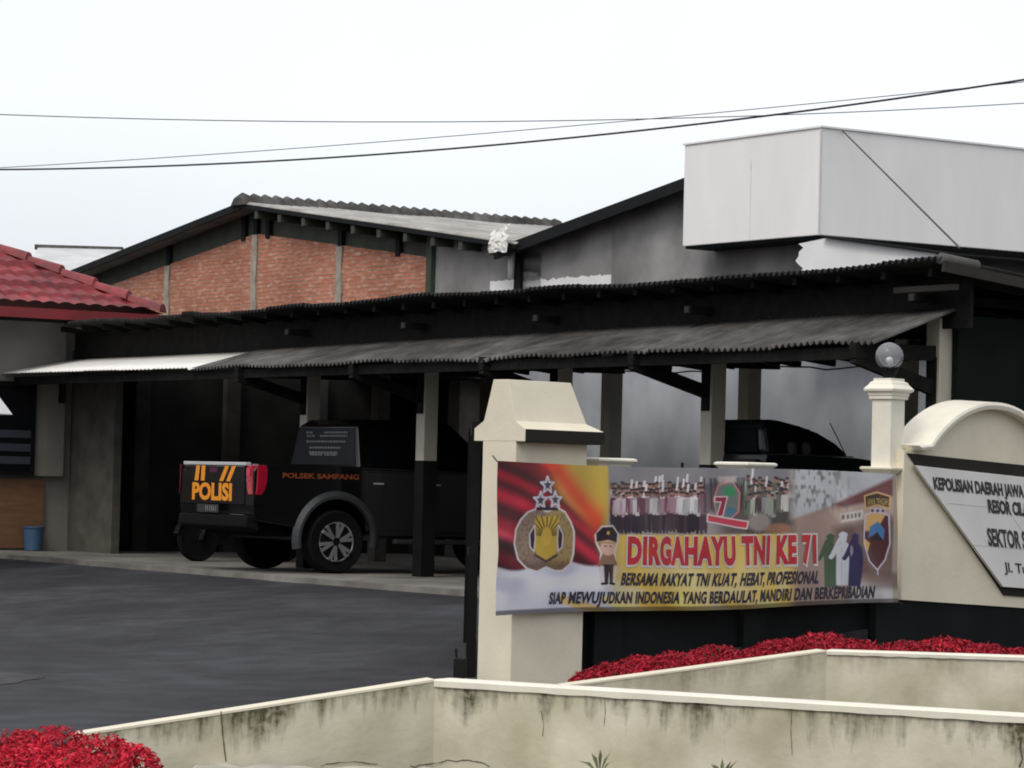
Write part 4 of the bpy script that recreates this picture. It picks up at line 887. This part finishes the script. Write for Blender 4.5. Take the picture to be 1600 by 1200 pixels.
q = [(1350, 776), (1370, 770), (1391, 776), (1389, 795), (1370, 790), (1352, 796)]; blend(poly_m(q), (66, 46, 26)); blend(out_m(q, 1.3), (196, 158, 112))
# faint wear over the whole print
IMG *= (.9+.2*vnoise(X/26, Y/26, 12))[..., None]; IMG = np.clip(IMG*1.22, 0, .80)
hem = np.clip((bb-.965)/.01, 0, 1); IMG = IMG*(1-hem[..., None]*.75)
pos = np.zeros((NX, NY, 3))
for i in range(NX):
    a = i/(NX-1)
    for j in range(0, NY): pos[i, j] = bpos(a, j/(NY-1))
off = np.array(bn['_o']); FMn = np.array(FM)
wp = pos @ FMn[:3, :3].T+FMn[:3, 3]-off
me = bpy.data.meshes.new('print'); ids = np.arange(NX*NY).reshape(NX, NY)
quads = np.stack([ids[:-1, :-1], ids[:-1, 1:], ids[1:, 1:], ids[1:, :-1]], -1).reshape(-1, 4)
me.vertices.add(NX*NY); me.vertices.foreach_set('co', wp.reshape(-1).astype(np.float32)); me.loops.add(quads.size); me.loops.foreach_set('vertex_index', quads.reshape(-1).astype(np.int32))
me.polygons.add(len(quads)); me.polygons.foreach_set('loop_start', np.arange(0, quads.size, 4, dtype=np.int32)); me.polygons.foreach_set('use_smooth', np.ones(len(quads), bool)); me.update(calc_edges=True); me.validate()
ca = me.color_attributes.new('Col', 'FLOAT_COLOR', 'POINT'); ca.data.foreach_set('color', np.concatenate([np.clip(IMG, 0, 1), np.ones((NX, NY, 1))], -1).astype(np.float32).ravel())
me.materials.append(M['print']); po = bpy.data.objects.new('sheet', me); C.objects.link(po); po.parent = bn
def btext(body, l, r, hpx, m, off, lift, shear=0, name='lettering', space=1.0):
    (a0_, b0_), (a1_, b1_) = px2ab(*l), px2ab(*r)
    h0 = px2ab(l[0], l[1]-hpx)[1]-b0_; h1 = px2ab(r[0], r[1]-hpx)[1]-b1_
    p = MB(FM)
    ds = (a1_-a0_)
    def fn(x, y):
        a = a0_+ds*x; return bpos(a+shear*y*.01, b0_+(b1_-b0_)*x+(h0+(h1-h0)*x)*y, lift)
    put_text(p, body, fn, 0, off, 0, space); return p.build(name, m, bn)
for dx, lift, m, of in ((2.2, .003, 'whiteprint', .095), (0, .005, 'redprint', .055)):
    btext('DIRGAHAYU TNI KE 71', (978-dx, 879+dx*.7), (1275+dx, 879+dx*.7), 42+dx*1.6, M[m], of, lift, name='headline', space=1.12)
btext('BERSAMA RAKYAT TNI KUAT, HEBAT, PROFESIONAL', (967, 914), (1277, 912), 19, M['navyprint'], .04, .004, .6, space=1.08)
btext('SIAP MEWUJUDKAN INDONESIA YANG BERDAULAT, MANDIRI DAN BERKEPRIBADIAN', (857, 945), (1365, 935), 18, M['navyprint'], .04, .004, .3, space=1.08)
btext('JAWA TENGAH', (1354, 791), (1387, 790), 11, mat('gold_print', (.5, .36, .14), .6), .02, .004)
for (px, py, qx, qy) in ((777, 721, 770, 712), (1401, 742, 1408, 736), (1405, 941, 1410, 946)):
    a, b = onf(px, py, BN), onf(qx, qy, 0.0); p = MB(FM); p.tube([a, b], .005, 5); p.build('tie_cord', M['wire'], bn)

# ------------------------------------------------------------------ steel gate slid back behind the pier
sgt = thing('steel_gate', 'black steel gate standing open edge-on beside the cream gate pier', 'gate', (-.30, 22.6, -.42))
GA, GB = atD(739, 900, 22.45), atD(733, 900, 25.2); ga, gb = Vector((GA.x, GA.y, 0)), Vector((GB.x, GB.y, 0))
p = MB()
for t in (0, 1): c = ga.lerp(gb, t); p.box((c.x-.035, c.y-.03, -.36), (c.x+.035, c.y+.03, 1.5))
for z in (-.30, .5, 1.46): p.bar(ga+ZV*z, gb+ZV*z, .04, .06)
p.build('frame', M['blackpaint'], sgt)
p = MB()
p.bar(ga.lerp(gb, .01)+ZV*.1, ga.lerp(gb, .99)+ZV*.1, .006, .78); p.build('lower_panel', M['blackpaint'], sgt)
for k in range(16):
    c = ga.lerp(gb, (k+.5)/16); p = MB(); p.box((c.x-.01, c.y-.01, .5), (c.x+.01, c.y+.01, 1.44)); p.build('bar', M['blackpaint'], sgt)
for t in (.08, .9):
    c = ga.lerp(gb, t); p = MB(); p.lathe((c.x-.02, c.y, -.355), [(.02, -.02), (.055, -.018), (.055, .018), (.02, .02)], 'x', 16); p.build('wheel', M['trim'], sgt)
sgp = thing('gate_stop', 'small dark gate stop post standing at the foot of the steel gate', 'gate stop', (atD(717, 1055, 22).x, 22, -.4))
c = atD(717, 1055, 22); p = MB(); p.box((c.x-.04, 21.95, -.42), (c.x+.05, 22.05, -.2)); p.bar((c.x-.02, 22, -.2), (c.x-.025, 22, -.13), .02, .02); p.build('post', M['trim'], sgp, bevel=.01)

# ------------------------------------------------------------------ vehicles
def wheel(root, u, v, z, r, wd, side, rimr):
    t = MB(BM); t.lathe((u, v, z), [(rimr*.98, -wd*.42), (r*.93, -wd*.5), (r*.985, -wd*.42), (r, -wd*.25), (r, wd*.25), (r*.985, wd*.42), (r*.93, wd*.5), (rimr*.98, wd*.42)], 'x', 40)
    ty = t.build('wheel', M['rubber'], root, smooth=False)
    q = MB(BM); s = side; xo = u+s*wd*.44
    for k in range(48):                                          # rim lip
        a0_, a1_ = 2*math.pi*k/48, 2*math.pi*(k+1)/48
        def P(rr, x, a): return (x, v+rr*math.cos(a), z+rr*math.sin(a))
        q.face((P(rimr, xo, a0_), P(rimr, xo, a1_), P(rimr*.90, xo-s*.008, a1_), P(rimr*.90, xo-s*.008, a0_)))
    for k in range(6):
        for d in (-.17, .17):
            a = 2*math.pi*k/6+.3; b = a+d; q.bar((xo-s*.012, v+.05*math.cos(a), z+.05*math.sin(a)), (xo+s*.0, v+rimr*.95*math.cos(b), z+rimr*.95*math.sin(b)), .036, .04, up=(1, 0, 0))
    q.lathe((xo-s*.03, v, z), [(.055, -.01), (.055, .012), (.035, .02)], 'x', 20)
    q.build('rim', M['alloy'], ty)
    d = MB(BM); d.lathe((u+s*wd*.1, v, z), [(rimr*.9, -.005), (rimr*.9, .005)], 'x', 28); d.build('brake_disc', M['trim'], ty)
def arch(v, z, r, n=14): return [(v+r*math.cos(a), z+r*math.sin(a)) for a in np.linspace(math.pi, 0, n)]
def flare(root, u, v, z, r0, r1, wd, side, m, a0=math.pi*1.06, a1=-.18):
    p = MB(BM); R = []
    for a in np.linspace(a0, a1, 26):
        c, s = math.cos(a), math.sin(a)
        R.append([(u, v+r0*c, z+r0*s), (u+side*wd, v+(r0+.01)*c, z+(r0+.01)*s), (u+side*wd, v+(r0*.6+r1*.4)*c, z+(r0*.6+r1*.4)*s), (u+side*.004, v+r1*c, z+r1*s)])
    p.rings(R); return p.build('wheel_flare', m, root, smooth=False)

TU0, TU1 = -2.53, -.80; RV = -.66; FV = RV+3.0; WR = .355
tk = thing('police_pickup', 'black double cab pickup with orange POLISI lettering on its tailgate', 'pickup truck', W(-1.66, .8, 0))
TB = RV-1.06                                                     # tailgate plane
prof = [(TB+.02, .58), (RV-.47, .50)]+arch(RV, .36, .46)[0:]+[(RV+.5, .42), (FV-.5, .42)]+arch(FV, .36, .46)+[(FV+.48, .45), (FV+.78, .5), (FV+.84, .75), (FV+.74, 1.0), (FV+.3, 1.08), (1.42, 1.12), (1.3, 1.16), (-.33, 1.17), (-.36, 1.20), (TB+.05, 1.20), (TB, 1.12), (TB, .75)]
p = MB(BM); p.prism(prof, 0, TU0, TU1); p.build('body', M['truck'], tk, bevel=.035, seg=3)
p = MB(BM)                                                       # bed interior: dark liner seen as the open top
p.box((TU0+.09, TB+.07, 1.203), (TU1-.09, -.42, 1.206)); p.build('bed_liner', M['rubber'], tk)
cabp = [(-.34, 1.16, .06), (-.30, 1.66, .20), (-.18, 1.735, .25), (.70, 1.745, .25), (.98, 1.70, .23), (1.62, 1.13, .08)]
p = MB(BM)
ring0 = [(TU0+i_, v, z) for v, z, i_ in cabp]; ring1 = [(TU1-i_, v, z) for v, z, i_ in cabp]
p.rings([ring0, ring1]); p.build('cab', M['truck'], tk, bevel=.03, seg=3)
def lerp_in(z): return .06+(z-1.16)/.5*.14
p = MB(BM)
for v0, v1, v0t, v1t in ((-.20, .42, -.16, .42), (.50, 1.22, .50, .86)):
    p.face([(TU1-lerp_in(1.2)+.006, v0, 1.2), (TU1-lerp_in(1.2)+.006, v1, 1.2), (TU1-lerp_in(1.62)+.006, v1t, 1.62), (TU1-lerp_in(1.62)+.006, v0t, 1.62)])
p.build('side_window', M['carglass'], tk, solid=.006)
p = MB(BM); p.face([(TU0+.14, -.346, 1.22), (TU1-.14, -.346, 1.22), (TU1-.24, -.315, 1.64), (TU0+.24, -.315, 1.64)]); rw = p.build('rear_window', mat('rear_tint', (.010, .013, .018), .3, .1, 3, spec=.15), tk, solid=.006)
p = MB(BM); random.seed(2)
for k, (z, l, r_) in enumerate(((1.575, .20, .32), (1.575, .50, .90), (1.535, .22, .36), (1.535, .44, .90), (1.47, .22, .88), (1.40, .28, .80), (1.345, .28, .76), (1.32, .30, .50), (1.32, .54, .75))):
    x = TU0+.16+l*1.35; xe = TU0+.16+r_*1.35
    while x < xe: 
        x1 = x+random.uniform(.03, .07); y = -.357+(z-1.22)/.42*.031; p.box((x, y, z), (min(x1, xe), y+.002, z+.022)); x = x1+.012
p.build('window_stickers', M['greyvinyl'], rw)
p = MB(BM); p.face([(TU1-.115, -.35, 1.19), (TU1-.09, -.30, 1.19), (TU1-.215, -.265, 1.65), (TU1-.235, -.315, 1.65)]); p.build('pillar_highlight', mat('highlight_grey', (.08, .085, .09), .3, .05, 4), tk, solid=.004)  # highlight on the cab pillar, painted as a lighter strip
# tailgate with lettering
tg_ = MB(BM); tg_.box((TU0+.13, TB-.016, .74), (TU1-.19, TB+.01, 1.175)); tg = tg_.build('tailgate', M['truck'], tk, bevel=.012)
p = MB(BM); p.box((TU0+.10, TB-.02, 1.178), (TU1-.16, TB+.05, 1.215)); p.build('tailgate_edge', mat('edge_reflection', (.50, .50, .52), .3, .05, 4), tk, bevel=.006)  # reflection along the tailgate's top edge, painted as a pale strip
y = TB-.0195
p = MB(BM); x0, x1 = TU0+.33, TU1-.46
put_text(p, 'POLISI', lambda a, b: (x0+(x1-x0)*a, y, .795+b*.185), 0, .045); p.build('lettering', M['orange'], tg)
for xb, sk in ((x0+.05, .035), (x0+.20, .015), (x1-.30, .13), (x1-.14, .13)): p = MB(BM); p.face([(xb, y, 1.0), (xb+.09, y, 1.0), (xb+.09+sk, y, 1.172), (xb+sk, y, 1.172)]); p.build('stripe', M['orange'], tg)
p = MB(BM); p.box((-1.80, TB-.018, 1.10), (-1.62, TB-.0165, 1.15)); p.build('badge', mat('purple_badge', (.08, .01, .04), .4), tg)
for uc, sd_ in ((TU1, 1), (TU0, -1)):                             # tail lamps wrap the corner
    p = MB(BM); us = uc-sd_*(.14 if sd_ > 0 else .012); pol = [(us, TB-.018), (uc-sd_*.03, TB-.012), (uc+sd_*.006, TB+.05), (uc+sd_*.006, TB+.17), (us, TB+.06)]
    R = []
    for z, k in ((.86, .62), (.92, .85), (1.02, 1), (1.15, 1), (1.185, .9)): R.append([(uc+(q[0]-uc)*k, TB+(q[1]-TB)*k if q[1] > TB+.02 else q[1], z) for q in pol])
    p.rings(R); tl = p.build('tail_lamp', M['lampred'] if sd_ > 0 else M['lampdark'], tk, bevel=.006)
    if sd_ < 0: continue
    p = MB(BM); p.box((us+sd_*.01 if sd_ > 0 else uc+.05, TB-.023, 1.06), (uc-sd_*.05 if sd_ > 0 else us-.01, TB-.017, 1.15)); p.box((us+sd_*.03 if sd_ > 0 else uc+.07, TB-.0235, 1.0), (uc-sd_*.075 if sd_ > 0 else us-.03, TB-.0175, 1.03)); p.build('lens', M['lampclear'], tl)
p = MB(BM); p.prism([(TB-.07, .50), (TB+.1, .44), (TB+.1, .62), (TB-.06, .63)], 0, TU0+.09, TU1-.03); p.build('bumper', M['rubber'], tk, bevel=.02)
p = MB(BM); p.box((TU1-.42, TB-.06, .634), (TU1-.10, TB-.02, .641)); p.build('bumper_step', M['chrome'], tk)
p = MB(BM); p.box((-1.98, TB-.068, .650), (-1.48, TB-.058, .74)); pt_ = p.build('number_plate', M['plate'], tk)
p = MB(BM); random.seed(4)
for k in range(6): x = -1.76+k*.045; p.bar((x, TB-.070, .667), (x+random.uniform(-.02, .03), TB-.070, .723), .008, .002)
p.build('plate_marks', M['platetext'], pt_)
p = MB(BM); put_text(p, 'POLSEK SAMPANG', lambda a, b: (TU1+.0025, TB+.36+a*.98, 1.055+b*.055), 0, .03); p.build('side_lettering', M['orangedull'], tk)
for v0, v1, zb_ in ((-.28, .45, .48), (.47, 1.32, .46)):
    p = MB(BM); p.box((TU1-.02, v0, zb_), (TU1+.003, v1, 1.145)); dd = p.build('door', M['truck'], tk, bevel=.01)
    p = MB(BM); p.box((TU1+.003, v0+.08 if v0 < 0 else v0+.06, 1.0), (TU1+.03, v0+.22, 1.03)); p.build('handle', M['chrome'], dd, bevel=.008)
for vv_ in (RV, FV):
    flare(tk, TU1-.01, vv_, .37, .455, .56, .05, 1, M['flare']); flare(tk, TU0+.01, vv_, .37, .455, .56, .05, -1, M['flare'])
    wheel(tk, TU1-.09, vv_, WR, WR, .24, 1, .222); wheel(tk, TU0+.09, vv_, WR, WR, .24, -1, .222)
p = MB(BM); p.box((TU1+.02, 1.25, 1.12), (TU1+.16, 1.33, 1.30)); p.build('mirror', M['trim'], tk, bevel=.02)
p = MB(BM); p.box((TU0+.3, TB+.2, .40), (TU1-.3, FV+.3, .52)); p.build('chassis', M['rubber'], tk)
p = MB(BM); p.lathe((TU0+.9, RV, .36), [(.05, -.75), (.05, .75)], 'x', 12); p.build('axle', M['rubber'], tk)
p = MB(BM); p.box((TU1-.02, RV+.75, .34), (TU1+.06, FV-.62, .39)); p.build('side_step', M['flare'], tk, bevel=.01)

# dark tall wagon parked nose-in in the right bay
s_ = thing('dark_wagon', 'dark tall wagon parked in the right bay, seen above the banner', 'car', W(5.4, 1.2, 0))
su0, su1 = 4.93, 5.95
def onr(px, py): return onu(px, py, su1)
sd_pts = [onr(x, y) for x, y in ((1200, 653), (1232, 657), (1262, 665), (1290, 676), (1314, 693), (1333, 712))]
vr = sd_pts[0].y; vw = sd_pts[-1].y; hz = onr(1345, 716).z; rw_, fw_ = vr+.45, vw+.75
prof = [(vr-.03, .55)]+arch(rw_, .37, .45)+arch(fw_, .37, .45)+[(fw_+.55, .5), (fw_+.72, .6), (fw_+.74, .95), (fw_+.6, hz-.12), (vw+.05, hz), (vr-.0, hz+.015), (vr-.03, hz-.10), (vr-.04, hz-.3)]
p = MB(BM); p.prism(prof, 0, su0, su1); p.build('body', M['suvpaint'], s_, bevel=.04, seg=3)
top = [(vr, hz+.01), (vr+.03, sd_pts[0].z-.08), (vr+.10, sd_pts[0].z-.005)]+[(q.y+.02, q.z) for q in sd_pts[1:5]]+[(vw, hz+.01)]
inn = [.02, .10, .13, .13, .13, .12, .08, .02]
p = MB(BM); p.rings([[(su0+i_, v, z) for (v, z), i_ in zip(top, inn)], [(su1-i_, v, z) for (v, z), i_ in zip(top, inn)]]); p.build('cabin', M['suvpaint'], s_, bevel=.06, seg=4)
inz = lambda z: .02+(z-hz)/(sd_pts[0].z-hz)*.10-.007
gz0, gz1 = hz+.03, sd_pts[0].z-.09
va, vb, vc, vd = vr+.10, onr(1312, 705).y-.02, onr(1276, 690).y-.03, vr+.12
p = MB(BM); p.face([(su1-inz(gz0), va, gz0), (su1-inz(gz0), vb, gz0), (su1-inz(gz1), vc, gz1), (su1-inz(gz1), vd, gz1)]); p.build('side_window', M['carglass'], s_, solid=.006)
p = MB(BM); p.face([(su0+.14, vr-.006, gz0), (su1-.14, vr-.006, gz0), (su1-.2, vr+.018, gz1), (su0+.2, vr+.018, gz1)]); p.build('rear_window', M['dimglass'], s_, solid=.006)
p = MB(BM); p.bar((su1-.005, vr+.03, hz+.03), (su1-.085, vr+.05, gz1), .03, .014, up=(1, 0, 0)); p.build('corner_pillar', M['trim'], s_)
p = MB(BM); p.box((su1-.004, vr-.05, hz+.004), (su1+.006, vw, hz+.016)); p.build('belt_trim', M['flare'], s_)
for px in (1240, 1262):
    q = onr(px, 705); p = MB(BM); p.lathe((su1-.03, q.y, hz+.02), [(.045, 0), (.055, .05), (.045, .10), (.015, .12)], n=14); p.build('headrest', mat('grey_seat', (.03, .03, .032), .8), s_)
a, b = onr(1325, 712), onr(1300, 661); p = MB(BM); p.tube([(su1-.03, a.y, a.z), (su1-.03, b.y, b.z)], .005, 6); p.build('antenna', M['trim'], s_)
for v_ in (rw_, fw_):
    for c_, sd_ in ((su1-.11, 1), (su0+.11, -1)):
        p = MB(BM); p.lathe((c_, v_, .35), [(.19, -.1), (.33, -.11), (.35, -.06), (.35, .06), (.33, .11), (.19, .1)], 'x', 32); wh = p.build('wheel', M['rubber'], s_)
        p = MB(BM); p.lathe((c_+sd_*.09, v_, .35), [(.19, -.012), (.2, .012), (.06, .02)], 'x', 28); p.build('rim', M['alloy'], wh)
p = MB(BM); p.box((su0+.62, vr-.10, hz-.08), (su1-.05, vr-.035, hz-.04)); p.build('rear_ledge', M['shadowgap'], s_, bevel=.012)

# motorcycle behind the pickup's left corner
mw = onz(308, 877, 0)
mc = thing('motorcycle', 'dark motorcycle parked behind the left rear of the pickup', 'motorcycle', W(mw.x, mw.y, 0))
def TM(k): return Vector((mw.x, mw.y+k, 0))
for k in (0, 1.2):
    p = MB(BM); p.lathe((mw.x, mw.y+k, .27), [(.20, -.04), (.255, -.05), (.275, -.02), (.275, .02), (.255, .05), (.20, .04)], 'x', 28); wl_ = p.build('wheel', M['rubber'], mc)
    p = MB(BM)
    for a in range(6): p.bar((mw.x, mw.y+k, .27), (mw.x, mw.y+k+.2*math.cos(a*1.047), .27+.2*math.sin(a*1.047)), .02, .02, up=(1, 0, 0))
    p.lathe((mw.x, mw.y+k, .27), [(.2, -.025), (.2, .025)], 'x', 28); p.build('rim', M['alloy'], wl_)
p = MB(BM)
for sx in (-.07, .07): p.tube([(mw.x+sx, mw.y, .27), (mw.x+sx, mw.y+.22, .92)], .022, 8)
p.build('fork', M['chrome'], mc)
p = MB(BM); p.tube([(mw.x, mw.y+.2, .85), (mw.x, mw.y+.45, .5), (mw.x, mw.y+.8, .48), (mw.x, mw.y+1.2, .62)], .11, 10); p.build('body', M['truck'], mc, smooth=True)
p = MB(BM); p.box((mw.x-.12, mw.y+.55, .68), (mw.x+.12, mw.y+1.35, .78)); p.build('seat', M['rubber'], mc, bevel=.03)
p = MB(BM); p.tube([(mw.x-.33, mw.y+.32, .98), (mw.x-.1, mw.y+.22, 1.0), (mw.x+.1, mw.y+.22, 1.0), (mw.x+.33, mw.y+.32, .98)], .016, 8); p.build('handlebar', M['chrome'], mc)
p = MB(BM); p.lathe((mw.x, mw.y+.12, .85), [(.02, -.06), (.08, -.04), (.09, .02), (.05, .08)], 'y', 18); p.build('headlight', M['carglass'], mc, smooth=True)
p = MB(BM); R = []
for a in np.linspace(.5, 2.9, 12): R.append([(mw.x-.06, mw.y+.30*math.cos(a), .27+.30*math.sin(a)), (mw.x+.06, mw.y+.30*math.cos(a), .27+.30*math.sin(a)), (mw.x+.06, mw.y+.315*math.cos(a), .27+.315*math.sin(a)), (mw.x-.06, mw.y+.315*math.cos(a), .27+.315*math.sin(a))])
p.rings(R); p.build('mudguard', M['truck'], mc)

# small desk and blue bin in the shade, white parasol at the left edge
dq = onz(262, 845, 0)
dk = thing('wooden_desk', 'small dark wooden desk standing in the shaded bay left of the pickup', 'desk', W(dq.x, dq.y, 0))
p = MB(BM); p.box((dq.x-.3, dq.y-.15, .62), (dq.x+.3, dq.y+.35, .70)); wd_ = mat('dull_brown_wood', (.16, .12, .09), .7, .2, 6); p.build('top', wd_, dk, bevel=.005)
for sx in (-.26, .26):
    for sy in (-.11, .31): p = MB(BM); p.box((dq.x+sx-.03, dq.y+sy-.03, 0), (dq.x+sx+.03, dq.y+sy+.03, .62)); p.build('leg', wd_, dk)
p = MB(BM); p.box((dq.x-.22, dq.y-.12, .08), (dq.x+.22, dq.y-.10, .13)); p.build('stretcher', wd_, dk)
bq = Vector((-8.78, onu(52, 850, -8.78).y, 0))
bi = thing('plastic_bin', 'blue plastic bin standing by the plywood panel', 'bin', W(bq.x, bq.y, 0))
p = MB(BM); p.lathe((bq.x, bq.y, 0), [(.10, .0), (.115, .01), (.14, .30), (.152, .305), (.152, .325), (.135, .325), (.105, .03)], n=24); p.build('bucket', M['bin'], bi, smooth=False)
pc = atD(-150, 640, 36.5); pr = thing('parasol', 'white parasol whose tip enters at the left edge', 'parasol', (pc.x, pc.y, 0))
tip = atD(19, 648, 36.5); rad = tip.x-pc.x
p = MB(); R = []
for k, h in ((1, 0), (.995, .012), (.62, .62), (.05, 1.05)): R.append([(pc.x+rad*k*math.cos(j*math.pi/4), pc.y+rad*k*math.sin(j*math.pi/4), tip.z+h) for j in range(8)])
p.rings(R, cap=False); p.build('canopy', mat('white_canvas', (.8, .8, .8), .7, .03, 3), pr, solid=.006)
p = MB(); p.lathe((pc.x, pc.y, 0), [(.02, 0), (.02, tip.z+1.02)], n=12); p.build('pole', M['alloy'], pr)
p = MB(); p.lathe((pc.x, pc.y, -.07), [(.25, 0), (.25, .06), (.06, .09)], n=20); p.build('base', M['column'], pr)

# ------------------------------------------------------------------ overhead wires
def wire(name, label, pts, r):
    P = [atD(*q) for q in pts]; xs = np.array([q.x for q in P]); 
    cx_ = np.polyfit(xs, [q.y for q in P], 1); cz_ = np.polyfit(xs, [q.z for q in P], 2)
    p = MB(); x = np.linspace(xs.min()-6, xs.max()+6, 90); p.tube([(t, np.polyval(cx_, t), np.polyval(cz_, t)) for t in x], r, 6)
    o = p.build(name, M['wire'], smooth=True); tag(o, label, 'wire', 'overhead wires')
wire('overhead_wire', 'thickest overhead wire, curving up to the upper right', [(0, 263, 22), (400, 254, 21), (800, 226, 20), (1250, 178, 19), (1600, 120, 18)], .0068)
wire('overhead_wire', 'thin overhead wire just above the thickest one', [(0, 259, 24), (500, 233, 23), (800, 205, 22), (1150, 176, 21), (1600, 124, 20)], .0030)
wire('overhead_wire', 'nearly level overhead wire, highest at the left edge', [(0, 180, 26), (450, 187, 26), (920, 189, 26), (1300, 178, 26), (1600, 160, 26)], .0042)
for o in bpy.data.objects:
    if '_o' in o: del o['_o']
